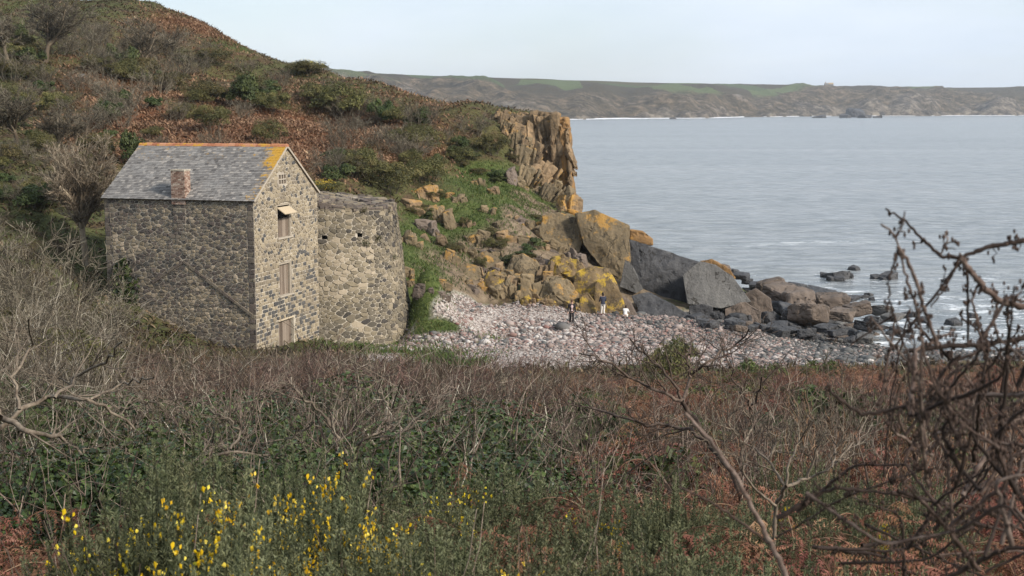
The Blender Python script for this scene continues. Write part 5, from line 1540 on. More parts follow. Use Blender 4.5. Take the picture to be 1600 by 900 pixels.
K_TREE = Kind([p_tree(90 + s, trunk=.3 - .06 * s, lean=.12 * s, mat=B_TREE) for s in range(3)])

# --- front rows: gorse in flower with dead bracken between
front = []
def add(kind, px, py, d, text, cat, group, which=None, wid=1.0, hmin=.3, rz=None):
    py = py - 34 * float(fbm2(np.array([px / 150]), np.array([d / 3.0]), 2)[0]) * float(np.clip(12 / d, .3, 1.4))
    x, y, h = top_h(px, py, d)
    h = max(h, hmin)
    o = kind.put(rg, x, y, h, which, rz, wid)
    lab(o, px, py, text, cat, group)
    return o
GT = {0: 'gorse bush thick with yellow flowers', 1: 'gorse bush with scattered yellow flowers', 2: 'dark gorse bush with few flowers', 3: 'dark gorse bush without flowers'}
def gorse(px, py, d, which):
    py = py + (rg.uniform(-26, 0) if which == 0 else rg.uniform(-24, 6) if which == 1 else 26 + rg.uniform(-26, 30))
    return add(K_GORSE, px, py, d, GT[which], 'gorse', 'gorse bushes in the front rows', which, .66 if which == 0 else .78, .3, rg.uniform(-.5, .5))
def bracken(px, py, d): return add(K_BRK, px, py - 34, d, 'dead russet bracken clump', 'bracken', 'dead bracken among the gorse')
for px, py, d, w in [(205,775,4.1,0),(300,770,4.4,0),(265,845,3.7,0),(250,800,4.6,0),(395,800,4.3,1),(470,745,5.2,0),(350,850,3.7,1),(560,760,5.6,3),(520,830,4.1,2),(150,850,3.9,2),(60,815,4.4,2),
                     (625,800,5.0,1),(735,835,4.2,1),(690,770,6.0,3),(755,712,8.0,1),(815,855,4.0,1),(800,760,6.4,3),(930,825,4.6,1),(960,755,6.6,2),(905,870,3.8,2),(1000,850,4.3,1),
                     (1180,770,6.6,3),(1240,720,8.5,2),(1380,750,7.5,2),(1180,860,4.3,3),(1290,870,4.2,3),(1420,840,5.2,3),(1100,740,7.6,3),
                     (430,690,7.2,3),(330,705,7.0,3),(1560,860,4.6,3),(10,880,3.8,2),(870,725,8.5,3),(1020,735,8.6,3),(1340,700,9.5,3)]:
    gorse(px, py, d, w)
for px, py, d in [(35,770,4.8),(110,790,4.3),(-20,800,4.5),(80,870,3.7),(20,840,3.9),(600,715,7.5),(640,765,6.2),(700,820,4.9),(1020,790,4.9),(1080,820,4.5),(1060,740,6.5),(1120,770,5.6),
                  (990,745,7.2),(1150,800,5.2),(1240,800,5.4),(1330,830,4.8),(700,735,7.4),(1190,720,8.6),(1420,770,6.6),(1100,880,3.9),(1530,750,7.4),(1600,800,5.5)]:
    bracken(px, py, d)
for k in range(32):
    d = rg.uniform(5.0, 9.5); px = [rg.uniform(-80, 120), rg.uniform(570, 700), rg.uniform(1000, 1160), rg.uniform(1250, 1650)][k % 4]
    bracken(px, np.interp(d, [5, 7, 9.5], [805, 760, 722]) + rg.uniform(-10, 20), d)
# --- ivy-clad thicket behind, with pale thorn stems
for px, py, d in [(150,650,12),(230,620,14),(310,600,15),(390,590,16),(470,605,15),(540,595,16),(610,610,15),(680,600,17),(735,630,15),(350,650,11),(450,655,10.5),(560,650,11),(650,660,11),(250,670,10.5),(40,690,10),(110,720,8.5),(180,640,17),(720,665,11)]:
    add(K_IVY, px, py, d, 'ivy smothered bush with dark glossy leaves', 'ivy bush', 'ivy thicket in the middle distance', None, 1.15)
for px, py, d in [(200,590,14),(270,575,15),(340,570,16),(420,565,17),(500,575,15),(570,565,16),(640,580,15),(700,570,17),(760,600,14),(310,620,10.5),(400,610,10),(480,620,10.5),(590,615,10.5),(680,625,10.5),(530,660,9),(440,650,9),(240,640,10),(780,590,18),(620,640,9.5)]:
    add(K_CROOK, px, py, d, 'bare thorn shrub with pale crooked stems', 'thorn shrub', 'thorn shrubs in the ivy thicket', None, .95)
for k in range(34):
    d = rg.uniform(8.6, 18); px = rg.uniform(120, 800)
    add([K_THORN, K_CROOK, K_CROOK][k % 3], px, np.interp(d, [8.6, 12, 18], [668, 618, 572]) + rg.uniform(-14, 16), d, ['bare brown thorn shrub', 'bare thorn shrub with pale crooked stems', 'bare thorn shrub with pale crooked stems'][k % 3], 'thorn shrub', 'thorn shrubs over the ivy', None, .95)
# --- pale lichened shrubs at the left
for px, py, d in [(-30,520,16),(40,500,17),(110,530,16),(-60,570,12),(20,580,12),(90,590,12),(170,560,15),(-20,640,9.5),(70,640,10),(150,610,12),(60,460,24),(-20,430,26),(130,500,22)]:
    add(K_PALE, px, py, d, 'bare shrub with pale lichen crusted branches', 'shrub', 'lichened shrubs at the left', None, 1.0)
for px, py, d in [(280,650,9.5),(370,640,9),(420,690,8.6),(520,700,8.8),(600,690,9),(690,680,9.4),(330,690,8.4),(200,690,9)]:
    add(K_IVY, px, py, d, 'ivy smothered bush with dark glossy leaves', 'ivy bush', 'ivy thicket in the middle distance', None, 1.2)
for px, py, d in [(0,560,22),(70,570,24),(130,585,20),(30,610,15),(100,620,14),(-40,600,14),(160,575,26),(60,500,40),(120,520,38),(0,480,45)]:
    add(K_HGREEN if d < 30 else K_HOLIVE, px, py, d, 'dark green growth under the bare shrubs' if d < 30 else 'olive growth under the bare shrubs', 'bush', 'green growth under the bare shrubs', None, 1.0)
# --- bare bush and small tree in front of the shingle
def traced_tree(name, label, cat, d, seed, mat, tr, nk):
    rg = np.random.default_rng(seed)
    mb, m2 = MB(), MB(); x0 = unp(*tr[0][0][0], d)[0]; base = np.array([x0, d, h1(x0, d)])
    for k, (pts, r0, r1) in enumerate(tr):
        W = np.array([unp(x, y, d + rg.uniform(-.4, .4) * (i > 0)) for i, (x, y) in enumerate(pts)])
        if k == 0: W[0] = base
        P = np.stack([np.interp(np.linspace(0, len(W) - 1, 14), np.arange(len(W)), W[:, i]) for i in range(3)], -1); P[1:-1] += rg.normal(size=(12, 3)) * .0011 * d * (.5 if d < 8 else 1)
        Rd = np.linspace(r0, r1, 14)[None] * d / F / 2
        mb.add(*tubes(P[None], Rd, 6))
        if k:
            A = children(rg, P[None], Rd, nk, .38, .7, 7, .12, (0, 0, .05), .7, .15, 1.0, .004); B = children(rg, *A, 4, .5, .7, 5, .14, (0, 0, .06), .7, .2, 1.0, .003); C = children(rg, *B, 2, .5, .7, 4, .14, (0, 0, .05), .8, .2, 1.0, .0026)
            for q in (A, B, C): m2.add(*tubes(*q, 3))
    o = empty(name, tuple(base)); tag(o, label, cat)
    for nm, b in (('trunk', mb), ('crown', m2)):
        c = b.build(nm, mat, o, True); c.location = -o.location
traced_tree('small_bare_tree', 'small leafless tree standing in front of the shingle beach', 'tree', 10.5, 31, B_THORN, [([(1215,830),(1150,745),(1108,690),(1066,627)], 12, 7), ([(1066,627),(1035,612),(990,592),(940,562),(905,552)], 6, 2.5), ([(1066,627),(1080,590),(1110,562),(1150,540),(1170,515)], 6, 2.5), ([(1066,627),(1046,590),(1015,560),(985,530)], 5, 2.5),
          ([(1108,690),(1060,668),(1000,662),(930,640),(890,632)], 6, 2.5), ([(1080,590),(1072,560),(1085,530)], 4, 2), ([(1150,745),(1165,690),(1175,640),(1190,590)], 6, 3), ([(1175,640),(1150,600),(1140,560)], 4, 2)], 11)
traced_tree('lichened_bush', 'thick pale lichened branches sprawling low at the left edge', 'shrub', 9.0, 41, B_BARE, [([(-60,760),(-30,690),(0,652)], 12, 10), ([(0,652),(50,675),(95,685),(140,720)], 10, 4), ([(-30,690),(30,640),(85,622),(135,625),(165,637),(210,670)], 9, 4), ([(85,622),(120,590),(170,560),(190,535)], 6, 3),
    ([(30,640),(20,590),(50,540),(45,500)], 6, 3), ([(135,625),(190,600),(240,590)], 5, 2.5), ([(0,652),(-20,600),(-30,560)], 6, 3), ([(165,637),(200,640),(250,625)], 4, 2)], 6)
traced_tree('lichened_bush', 'pale crooked branch sprawling over the dark ivy', 'shrub', 8.4, 42, B_BARE, [([(270,790),(285,745),(300,730)], 7, 6), ([(300,730),(360,702),(430,715),(452,710)], 6, 2.5), ([(285,745),(325,695),(345,660)], 5, 2.5), ([(360,702),(380,675),(350,650),(325,640)], 4.5, 2), ([(430,715),(450,685),(490,660)], 4, 2), ([(325,695),(300,670),(290,640)], 3.5, 2)], 5)
traced_tree('lichened_bush', 'pale branching stems standing in the ivy below the round tower', 'shrub', 9.6, 43, B_BARE, [([(560,760),(545,710),(520,670)], 7, 5), ([(520,670),(500,640),(465,618),(455,590)], 5, 2.5), ([(545,710),(580,680),(610,640),(625,600)], 5, 2.5), ([(520,670),(535,630),(560,600)], 4, 2), ([(580,680),(630,672),(690,640)], 4, 2), ([(610,640),(590,610),(595,580)], 3.5, 2)], 5)
traced_tree('pale_bare_bush', 'pale leafless bush with forking bare branches low in the gorse', 'shrub', 7.0, 32, B_BARE, [([(1205,830),(1212,790),(1228,760)], 8, 6), ([(1228,760),(1262,747),(1300,731),(1332,692)], 6, 2.5), ([(1228,760),(1232,722),(1250,692),(1264,662)], 5, 2), ([(1228,760),(1202,722),(1162,692),(1138,664)], 5, 2),
    ([(1262,747),(1276,702),(1292,670)], 4, 2), ([(1212,790),(1188,772),(1160,738),(1166,702)], 5, 2), ([(1202,722),(1212,692),(1206,664)], 4, 2), ([(1300,731),(1306,700),(1322,672)], 3.5, 2), ([(1162,692),(1176,668),(1172,645)], 3, 2)], 5)
# --- bracken and twigs across the middle and right
for k in range(150):
    d = rg.uniform(9.5, 36); px = rg.uniform(770, 1680)
    py = np.interp(d, [9, 14, 20, 30, 40], [690, 650, 622, 598, 580]) + rg.uniform(-16, 14) - (8 if px > 1400 else 0)
    r_ = rg.random()
    if r_ < .62: add(K_BRK, px, py - 9, d, 'dead russet bracken clump', 'bracken', 'dead bracken on the slope above the beach', None, 1.1)
    elif r_ < .72: add(K_PURP, px, py + 6, d, 'bare purplish thorn thicket', 'thorn shrub', 'thorn thickets on the slope above the beach')
    elif r_ < .9: add(K_THORN, px, py - 2, d, 'bare thorn shrub with crooked stems', 'thorn shrub', 'thorn shrubs on the slope above the beach')
    elif d > 16 or px < 1100: add(K_HGREEN, px, py, d, 'low dark green bush', 'bush', 'green bushes on the slope above the beach', None, .9)
for k in range(110):
    d = rg.uniform(34, 64); px = rg.uniform(880, 1680)
    lim = np.interp(px, [880, 1000, 1150, 1300, 1450, 1680], [594, 586, 574, 562, 548, 530])
    py = max(lim, np.interp(d, [34, 50, 64], [592, 574, 560]) + rg.uniform(-5, 8)) - rg.uniform(0, 9) * (rg.random() < .4)
    r_ = rg.random()
    if r_ < .74: add(K_BRK, px, py - 6, d, 'dead russet bracken clump', 'bracken', 'dead bracken above the shingle', None, 1.5, .8)
    elif r_ < .86: add(K_PURP, px, py + 3, d, 'bare purplish thorn thicket', 'thorn shrub', 'thorn thickets above the shingle', None, 1.3, .8)
    elif r_ < .95: add(K_HOLIVE, px, py + 4, d, 'low olive scrub bush', 'bush', 'olive bushes above the shingle', None, 1.2, .8)
    else: add(K_BRIGHT, px, py + 4, d, 'light green leafy bush', 'bush', 'light green bushes above the shingle', None, 1.0, .7)
for px, py, d in [(1045,514,60)]:
    x, y, h = top_h(px, py, d)
    o = K_HOLIVE.put(rg, x, y, h, wid=.62); tag(o, 'rounded dark bush rising against the shingle behind the leafless tree', 'bush')
for px, py, d, w in [(1190,557,56,.9),(1285,558,58,.9)]:
    add(K_BRIGHT, px, py, d, 'light green leafy bush', 'bush', 'light green bushes above the shingle', None, w, .8)
# --- thickets between the ivy and the building
for k in range(90):
    d = rg.uniform(22, 69) if k % 3 else rg.uniform(40, 69); px = rg.uniform(150, 960)
    lim = np.interp(px, [150, 200, 400, 500, 620, 660, 760, 960], [535, 540, 545, 552, 566, 578, 586, 592])
    py = max(lim, np.interp(d, [20, 30, 45, 69], [598, 580, 562, 546]) + rg.uniform(-6, 10))
    r_ = rg.random()
    if r_ < .7: add(K_PURP, px, py, d, 'bare purplish thorn thicket', 'thorn shrub', 'thorn thickets below the building', None, 1.4, .8)
    elif r_ < .82: add(K_BRK, px, py, d, 'dead russet bracken clump', 'bracken', 'dead bracken below the building', None, 1.4, .8)
    else: add(K_GREYSH, px, py, d, 'bare grey brown shrub', 'shrub', 'bare shrubs below the building', None, 1.2, .8)
# --- big bare shrubs left of the building
for px, py, d in [(10,350,72),(60,380,66),(110,420,60),(-40,330,78),(30,430,52),(140,455,58),(90,480,46),(10,470,42),(150,500,52),(-60,400,60),(60,520,36),(150,540,44),(-30,500,34),(120,560,34),(180,520,60),(40,560,27)]:
    add(K_GREYSH, px, py, d, 'bare grey brown shrub', 'shrub', 'bare shrubs left of the building', None, 1.05)

# --- hillside
def on_hill(kind, px, pyb, w, hgt, text, cat, group, wid=None, own=None):
    """bush w photo px wide and hgt photo px tall whose foot is at (px,pyb)"""
    p = hit(px, pyb); s = p[1] / F
    h = hgt * s
    o = kind.put(rg, p[0], p[1], h, None, None, (w * s) / (1.5 * h), -.05)
    if own: tag(o, own, cat)
    else: lab(o, px, pyb - hgt / 2, text, cat, group)
    return o
K_TREEB = Kind([p_tree(123, trunk=.3, lean=.03, mat=B_TREE, cmat=B_TREE, nbr=10, kids=10, twigs=10, fine=8, rm=.0016)])
TR = [(132,352,140,185,0,'leafless tree with a pale trunk left of the slate roof'),(70,100,170,130,1,'largest leafless tree at the top left of the hillside'),(225,108,170,88,2,'spreading windswept leafless tree above the slate roof'),
      (15,105,130,120,0,'leafless tree at the far left of the hilltop'),(30,230,150,110,1,'leafless tree on the left slope below the hilltop'),(90,240,120,90,2,'low leafless tree on the slope right of the far left tree'),(-40,210,150,120,0,'leafless tree cut by the left edge of the view')]
for px, pyb, w, hh, k, own in TR:
    p = hit(px, pyb) if px != 132 else None
    if px == 132:
        d = 86.0; q = unp(px, pyb, d); z = q[2]; x = q[0]
        o = K_TREEB.put(rg, x, d, (pyb - 168) / F * d - (168 - 168) + 0, 0, .4)
        hgt = hh / F * d; o.location = (x, d, h1(x, d)); hgt = z + hgt - h1(x, d); o.scale = (hgt * 1.0, hgt * 1.0, hgt)
    else:
        s = p[1] / F; hgt = hh * s
        o = K_TREE.put(rg, p[0], p[1], hgt, k, None, min(1.5, w * s / hgt))
    tag(o, own, 'tree')
HB = [(K_HGREEN,190,112,60,55,'dark ivy covered bush under the spreading windswept tree'),(K_HGREEN,372,168,66,58,'rounded dark green bush on the bracken slope right of the roof'),(K_HGREEN,242,172,32,22,'small round green bush on the russet slope above the chimney'),
      (K_HGREEN,598,198,54,54,'darkest green bush on the shoulder of the hill'),(K_HGREEN,650,200,50,36,'dark green bush right of the darkest green bush on the shoulder'),(K_HOLIVE,605,300,100,55,'large olive gorse bush above the round tower'),
      (K_HGREEN,527,290,60,36,'green bush between the gable and the large olive gorse bush'),(K_HGREEN,720,238,34,28,'small green bush below the skyline near the cliff'),(K_HOLIVE,540,185,90,60,'broad dark scrub bush on the shoulder of the hill'),
      (K_HOLIVE,480,118,50,26,'gorse bush on the skyline with a yellow top'),(K_BRIGHT,160,172,18,20,'small bright green bush on the left bracken slope'),(K_HGREEN,215,262,50,60,'dark green bush at the left end of the ridge tiles'),
      (K_HGREEN,60,330,80,50,'dark green bush at the left edge level with the eave'),(K_HGREEN,140,300,50,50,'green bush behind the pale trunked leafless tree')]
for kd, px, pyb, w, hh, own in HB:
    on_hill(kd, px, pyb, w, hh, None, 'bush', None, own=own)
K_YEL = Kind([p_leafy(85, L_FLOWER, 'yellow_gorse', 500, .05, .7, 10, .9)])
for px, pyb, w, hh, own in [(505,305,60,22,'flowering yellow gorse patch beside the gable roof edge'),(482,112,62,20,'yellow flowering gorse on the skyline')]:
    on_hill(K_HOLIVE, px + 2, pyb + 1, w * 1.1, hh * .97, None, 'bush', None, own='olive spines of the ' + own)
    on_hill(K_YEL, px, pyb, w, hh, None, 'gorse', None, own=own)
n = 0
while n < 175:
    px = rg.uniform(-60, 800); py = rg.uniform(60, 330)
    sky_ = np.interp(px, [240, 330, 440, 520, 590, 700, 780, 850], [8, 42, 97, 116, 130, 163, 176, 182])
    if px < 240: sky_ = 15
    if py < sky_ + 36 or (160 < px < 490 and py > 235) or (px > 490 and py > 290): continue
    if grass_w(px, py, np.array([0.]), np.array([100.]), 0)[0] > .35: continue
    rus_ = float(blob(px, py, 420, 210, 190, 45) + blob(px, py, 320, 45, 110, 35))
    if rg.random() < rus_ * 1.05: continue
    w = rg.uniform(28, 72); hh = w * rg.uniform(.45, .75)
    r_ = rg.random()
    if r_ < .42: on_hill(K_GREYSH, px, py, w * 1.2, hh * 1.2, 'bare grey brown shrub', 'shrub', 'bare shrubs on the hillside')
    elif r_ < .86: on_hill(K_HOLIVE, px, py, w, hh, 'olive brown scrub bush', 'bush', 'scrub bushes on the hillside')
    else: on_hill(K_HGREEN, px, py, w * .8, hh * .8, 'dark green bush', 'bush', 'green bushes on the hillside')
    n += 1

for k in range(34):
    px = rg.uniform(640, 880); py = rg.uniform(235, 430)
    if py < np.interp(px, [640, 880], [245, 300]): continue
    on_hill(K_HOLIVE if k % 3 else K_HGREEN, px, py, rg.uniform(16, 40), rg.uniform(9, 20), 'low scrub bush among the rocks' if k % 3 else 'low green bush among the rocks', 'bush', 'scrub among the rocks')
# --- ground cover nobody could count
HX, HY = math.cos(AZ), math.sin(AZ)
def clear(x, y):
    dx, dy = x - HO[0], y - HO[1]; lx = dx * HX + dy * HY; ly = -dx * HY + dy * HX
    a = (lx > -LEN - .2) & (lx < .2) & (ly > -.15) & (ly < WID + .2)
    b = np.hypot(x - TC[0], y - TC[1]) < 6.3
    return ~(a | b)
def scatter(n, x0, x1, y0, y1, fw):
    x = rg.uniform(x0, x1, n); y = rg.uniform(y0, y1, n)
    ok = (np.abs(x) < .40 * y + 9) & clear(x, y); x, y = x[ok], y[ok]
    z = H(x, y); px, py = proj(np.stack([x, y, z], -1))
    w = fw(px, py, x, y, z); ok = (rg.random(len(x)) < w) & (z > .6)
    return np.stack([x, y, z], -1)[ok]
def strips(P, L, W, az, lean, droop, nseg=3):
    m = len(P); D = np.stack([np.cos(az) * lean, np.sin(az) * lean, np.ones(m)], -1); D = nrm(D)
    A = np.stack([-np.sin(az), np.cos(az), np.zeros(m)], -1)
    pts = [P]; d = D
    for k in range(nseg):
        d = nrm(d + np.stack([np.cos(az), np.sin(az), -np.ones(m)], -1) * (droop * (k + .5) / nseg)[:, None])
        pts.append(pts[-1] + d * (L / nseg)[:, None])
    prof = np.array([.25, 1.0, .7, .05])[:nseg + 1]
    V = np.stack([np.stack([p - A * (W * f)[:, None], p + A * (W * f)[:, None]], 1) for p, f in zip(pts, prof)], 1).reshape(m, -1, 3)
    i = np.arange(m)[:, None, None] * (2 * (nseg + 1)); k = np.arange(nseg)[None, :, None] * 2
    return V.reshape(-1, 3), (i + k + np.array([[[0, 1, 3, 2]]])).reshape(-1, 4), 2 * (nseg + 1)
def stuff(name, mat, P, L, W, lean, droop, label, tint):
    m = len(P); V, Fc, c = strips(P, L, W, rg.uniform(0, 6.28, m), lean, droop)
    mb = MB(); mb.add(V, Fc, 0, np.repeat(tint, c))
    tag(mb.build(name, mat), label, name.replace('_', ' '), kind='stuff')
def not_cover(px, py, x, y, z):
    return (~inpoly(x, y, BEACH)) & ~((px > 700) & (py > 330) & (y < 140) & (y > 96) & (fbm2(x / 1.5, y / 1.5, 3) > -.12)) & (y > 62) & (px < 1000)
P = scatter(330000, -95, 20, 70, 230, lambda px, py, x, y, z: np.where(not_cover(px, py, x, y, z) & (px < 760), np.clip(russet_w(px, py, x, y, z) * 1.5 - .12, 0, 1), 0))
m = len(P); pt = fbm2(P[:, 0] / 5, P[:, 1] / 5, 3)
stuff('hillside_bracken', L_BRK2, P, rg.uniform(.35, .85, m), rg.uniform(.035, .1, m), rg.uniform(.2, .9, m), rg.uniform(.4, 1.2, m), 'dead russet bracken covering the hillside', np.clip(.42 + .5 * pt + rg.normal(size=m) * .2, 0, 1))
P = scatter(300000, -95, 25, 60, 230, lambda px, py, x, y, z: np.where(not_cover(px, py, x, y, z), np.clip(.75 - 1.1 * russet_w(px, py, x, y, z) - 1.3 * grass_w(px, py, x, y, z), .03, 1), 0))
m = len(P); pt = fbm2(P[:, 0] / 4, P[:, 1] / 4 + 50, 4)
stuff('heath_scrub', L_SCRUB, P, rg.uniform(.25, .7, m) * (1 + .7 * pt), rg.uniform(.03, .1, m), rg.uniform(.4, 1.6, m), rg.uniform(.2, 1.1, m), 'low mixed heath scrub covering the slopes', np.clip(.48 + .75 * pt + rg.normal(size=m) * .2, 0, 1))
P = scatter(480000, -60, 14, 66, 200, lambda px, py, x, y, z: np.clip(grass_w(px, py, x, y, z) * 1.6 - .25, 0, 1) * (px > 300))
m = len(P); pt = fbm2(P[:, 0] / 3, P[:, 1] / 3 + 90, 3)
stuff('grass', L_GRASS, P, rg.uniform(.16, .5, m), rg.uniform(.014, .04, m), rg.uniform(.1, .8, m), rg.uniform(.2, 1.0, m), 'green grass on the slope and at the edge of the shingle', np.clip(.42 + .5 * pt + rg.normal(size=m) * .2, 0, 1))
# leaf litter and low growth under the thickets
P = scatter(90000, -40, 42, 2.5, 76, lambda px, py, x, y, z: np.where(inpoly(x, y, BEACH), 0.0, np.clip(1.1 - y / 140, .3, 1)))
m = len(P); pt = fbm2(P[:, 0] / 3, P[:, 1] / 3 + 20, 4)
stuff('undergrowth', L_LITTER, P, rg.uniform(.2, .5, m) * np.clip(P[:, 1] / 25, .5, 1.6), rg.uniform(.012, .035, m) * np.clip(P[:, 1] / 20, .5, 2), rg.uniform(.1, 1.2, m), rg.uniform(.1, 1.0, m), 'dry tangled undergrowth below the thickets', np.clip(.45 + .7 * pt + rg.normal(size=m) * .22, 0, 1))

# --- ivy climbing the left end of the side wall, tufts on the tower
m = 1500
u_ = rg.normal(size=m) * .42; v_ = rg.uniform(0, 5.2, m) ; wv = np.interp(v_, [0, 2, 4, 5.2], [1.3, 1.1, .7, .25])
P = np.stack([-LEN + 1.15 + u_ * wv, -.06 - .22 * rg.random(m), v_ + .9], -1)
ca, sa = math.cos(AZ), math.sin(AZ)
Pw = np.stack([HO[0] + P[:, 0] * ca - P[:, 1] * sa, HO[1] + P[:, 0] * sa + P[:, 1] * ca, BZ + P[:, 2]], -1)
V, Fc, T = ivy_leaf_mesh(rg, Pw, np.tile([-.28, -.96, .2], (m, 1)), .24, rg.random(m) * .9)
mb = MB(); mb.add(V, Fc, 0, T)
tag(mb.build('wall_ivy', L_IVY), 'dark ivy climbing the left end of the rubble side wall', 'ivy')
for px, py, txt in ((571, 372, 'tuft of weeds below the right hole in the round tower'), (591, 365, 'grassy tuft high on the right of the round tower'), (612, 395, 'small tuft on the right shoulder of the round tower'), (571, 320, 'pale tuft on the head of the round tower wall')):
    u, v, th = tower_uv(px, py); b = np.array(tpt(th, v)) + [TC[0], TC[1], TZ0]; k = 46
    out = np.array([math.cos(th), math.sin(th), 0]); PP = np.tile(b, (k, 1)) + rg.normal(size=(k, 3)) * .10
    V, Fc, c = strips(PP, rg.uniform(.2, .45, k), rg.uniform(.015, .04, k), math.atan2(out[1], out[0]) + rg.normal(size=k) * .7, rg.uniform(.4, 1.2, k), rg.uniform(.3, 1, k))
    mb = MB(); mb.add(V, Fc, 0, np.repeat(rg.random(k), c)); tag(mb.build('wall_tuft', L_GRASS if 'pale' not in txt else L_SCRUB), txt, 'weeds')

# --- bramble stems close to the lens on the right
def spline(pts, n):
    pts = np.array(pts, float); t = np.r_[0, np.cumsum(np.linalg.norm(np.diff(pts, axis=0), axis=1))]; t /= t[-1]
    q = np.linspace(0, 1, n); P = np.stack([np.interp(q, t, pts[:, i]) for i in range(3)], -1)
    for _ in range(2): P[1:-1] = (P[:-2] + 2 * P[1:-1] + P[2:]) / 4
    return P
def bramble(name, traces, label, d0, seed, mat=B_BRAM, thorns=True, cat='bramble'):
    rg = np.random.default_rng(seed)
    st, tw, bud = MB(), MB(), MB()
    for (pts, r0, r1) in traces:
        W = np.array([unp(p[0], p[1], d0 + (p[2] if len(p) > 2 else 0)) for p in pts])
        n = max(10, int(len(pts) * 7)); P = spline(W, n); P[1:-1] += rg.normal(size=(n - 2, 3)) * .0009 * d0 / 2
        rad = np.linspace(r0, r1, n) * d0 / F / 2; rad *= .8 * (1 + .1 * rg.normal(size=n).clip(-1, 2))
        V, Fc = tubes(P[None], rad[None], 7); st.add(V, Fc, 0, rg.random())
        if not thorns: continue
        ln = np.linalg.norm(P[-1] - P[0])
        m = max(3, int(ln / .022))
        Q, Rq = children(rg, P[None], rad[None], m, .0, .9, 5, .25, (0, 0, .02), .55, .02, 1.0, .0006)
        L_ = rg.uniform(.008, .045, m) * (rg.random(m) ** .6); 
        Q = Q[:, :1] + (grow(rg, np.zeros((m, 3)), nrm(np.cross(nrm(P[5] - P[4]), rg.normal(size=(m, 3)))) + nrm(P[5] - P[4]) * .5, L_, 5, .3))
        V, Fc = tubes(Q, np.full((m, 1), .0013) * np.linspace(1, .5, 5)[None], 4); tw.add(V, Fc, 0, .5)
        for q in Q[::1]:      # clustered buds along the spurs
            for _ in range(int(rg.integers(2, 6))):
                c = q[int(rg.integers(1, 5))] + rg.normal(size=3) * .0034; ell(tw, c, (.0021, .0021, .0038), 0, 5)
    root = empty(name, tuple(unp(*traces[0][0][0][:2], d0)))
    tag(root, label, cat)
    for nm, mb, in (('stem', st), ('twigs', tw), ('buds', bud)):
        if mb.n:
            o = mb.build(nm, mat, root, True); o.location = -root.location
    return root
bramble('bramble', [([(1640,368),(1590,378),(1545,385),(1500,402),(1468,400),(1440,372),(1415,345),(1384,326)], 12, 4), ([(1500,402),(1530,440),(1560,470),(1600,480),(1650,490)], 12, 14), ([(1500,402),(1478,448),(1455,480)], 6, 3),
        ([(1530,440),(1518,470),(1530,510),(1545,540)], 5, 4), ([(1560,470),(1552,500),(1560,530),(1600,560)], 6, 5), ([(1468,400),(1480,375),(1478,360)], 4, 3)], 'thick bramble branch reaching in from the right over the sea', 2.1, 1)
bramble('bramble', [([(1450,760,.1),(1440,680,.05),(1438,600),(1440,540),(1435,490),(1418,440),(1405,390),(1398,365),(1376,350)], 9, 4), ([(1400,370),(1412,350),(1414,330)], 5, 3), ([(1405,388),(1388,440),(1392,480),(1402,510),(1425,570)], 5, 4),
        ([(1440,540),(1460,600),(1500,660),(1560,700)], 6, 6), ([(1402,385),(1425,420),(1440,470),(1465,540)], 8, 8)], 'upright bramble stem with a forked tip against the sea', 1.9, 2)
bramble('bramble', [([(1420,548),(1470,542),(1530,540),(1600,528),(1660,520)], 9, 10), ([(1345,648),(1400,640),(1450,620),(1490,560)], 8, 5), ([(1290,608),(1345,648)], 5, 8)], 'horizontal bramble stem level with the edge of the shingle', 2.2, 3)
bramble('bramble', [([(1240,925),(1205,850),(1150,745),(1112,690),(1070,645)], 12, 7), ([(1205,850),(1120,790),(1060,760)], 6, 4)], 'dark leaning stem rising from the bottom edge below the small tree', 2.3, 4, thorns=False)
rgb = np.random.default_rng(8)
for g_, (lbl, n_, box_) in enumerate([('dense tangle of bramble stems at the right edge', 34, (1480, 1660, 520, 900)), ('tangle of bramble stems at the lower right left of the edge', 30, (1370, 1540, 620, 920)), ('arching bramble canes along the bottom right', 16, (1180, 1600, 760, 900))]):
    tr = []
    for k in range(n_):
        x0 = rgb.uniform(box_[0], box_[1]); y0 = rgb.uniform(box_[2], box_[3]); a = rgb.uniform(-.5, .6) if g_ == 2 else rgb.uniform(.2, 2.4); L_ = rgb.uniform(110, 300)
        bend = rgb.uniform(-80, 80); z0 = rgb.uniform(-.3, .7); z1 = z0 + rgb.uniform(-.2, .2)
        x1 = x0 + L_ * math.cos(a); y1 = y0 - L_ * math.sin(a)
        tr.append(([(x0, y0, z0), ((x0 + x1) / 2 + bend * math.sin(a), (y0 + y1) / 2 + bend * math.cos(a), (z0 + z1) / 2), (max(x1, 1330), max(y1, 440 + rgb.uniform(0, 120)), z1)], rgb.uniform(5, 13), rgb.uniform(2.5, 5)))
    bramble('bramble_tangle', tr, lbl, 2.2, 20 + g_)
for kd in (K_GORSE, K_BRK, K_THORN, K_CROOK, K_PURP, K_PALE, K_IVY, K_GREYSH, K_HGREEN, K_HOLIVE, K_BRIGHT, K_TREE, K_TREEB, K_YEL): kd.end()
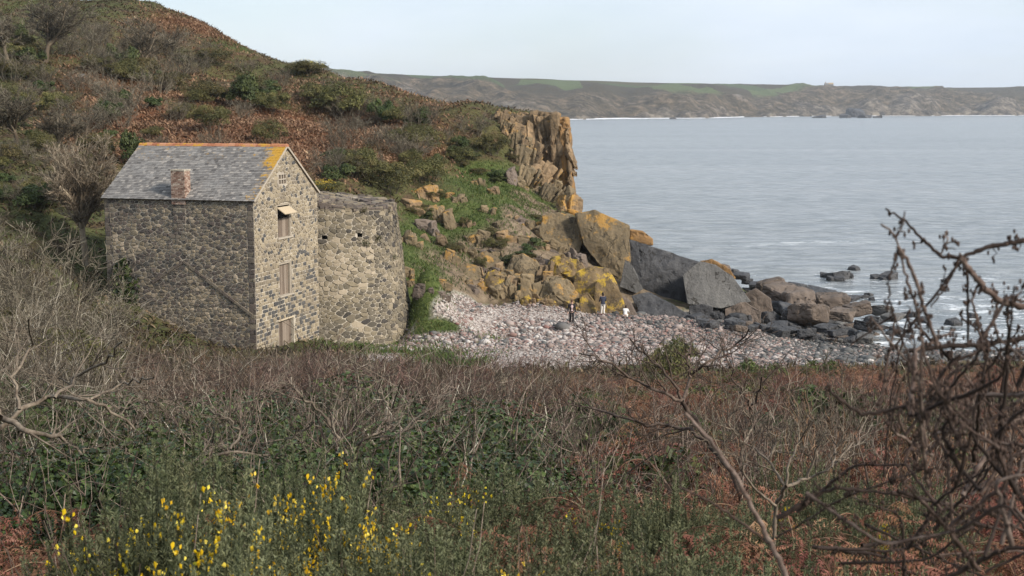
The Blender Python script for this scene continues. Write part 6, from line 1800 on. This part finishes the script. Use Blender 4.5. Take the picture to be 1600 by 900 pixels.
# --- far farmhouse on the headland skyline
p = unp(1295, 134.5, 3900)
fh = empty('farmhouse', (p[0], p[1], p[2] - 4)); tag(fh, 'tiny farmhouse on the skyline of the distant headland', 'house')
mb = MB(); mb.box((0, 0, 4), (24, 10, 9)); mb.build('wall', m_front, fh)
mb = MB(); V = [[-12.5,-5.5,8.5],[12.5,-5.5,8.5],[12.5,0,13],[-12.5,0,13],[-12.5,5.5,8.5],[12.5,5.5,8.5]]; mb.add(V, [[0,1,2,3],[3,2,5,4]]); mb.add(V, [[0,3,4],[1,5,2]]); mb.build('roof', msl, fh)
mb = MB(); mb.box((-9, 0, 14), (2, 2, 4)); mb.build('chimney', mbr, fh)

# ------------------------------------------------------------------ labels: place each repeat by what it stands under and by its look
def mark(px, py):
    if py < 330 and px < 800:
        return ('at the left edge' if px < 60 else 'left of the slate roof' if px < 200 else 'above the slate roof' if px < 330 else 'above the gable' if px < 480 else 'above the round tower' if px < 640 else 'near the cliff')
    if 330 <= py < 520 and px < 800: return 'left of the side wall' if px < 400 else 'right of the round tower'
    if py < 540: return 'near the people' if px < 1060 else 'by the largest grey boulder' if px < 1200 else 'in the middle of the shore' if px < 1330 else 'at the sea end'
    return ('at the left edge' if px < 90 else 'below the wall ivy' if px < 250 else 'below the side wall' if px < 395 else 'below the gable' if px < 500 else 'below the round tower' if px < 640 else 'below the shingle' if px < 820
            else 'below the people' if px < 1000 else 'below the small tree' if px < 1180 else 'below the boulder shore' if px < 1400 else 'behind the brambles')
cells = {}
for o, px, py, text in LAB:
    d = o.location.y
    row = ''
    if py > 520 and px > -999: row = 'front row' if d < 5 else 'second row' if d < 9 else 'middle distance' if d < 26 else 'far'
    cells.setdefault((text, mark(px, py), row), []).append((px, py, o))
ORD = ['', 'second', 'third', 'fourth', 'fifth', 'sixth', 'seventh', 'eighth', 'ninth', 'tenth', 'eleventh', 'twelfth'] + ['%dth' % k for k in range(13, 90)]
for (text, mk, row), L_ in cells.items():
    L_.sort(key=lambda a: a[0])
    for k, (px, py, o) in enumerate(L_):
        s = text + ' ' + mk + ((', ' + row) if row else '')
        if len(L_) > 1:
            s += ', ' + ('leftmost' if k == 0 else 'rightmost' if k == len(L_) - 1 else ORD[k] + ' from left')
        o['label'] = s
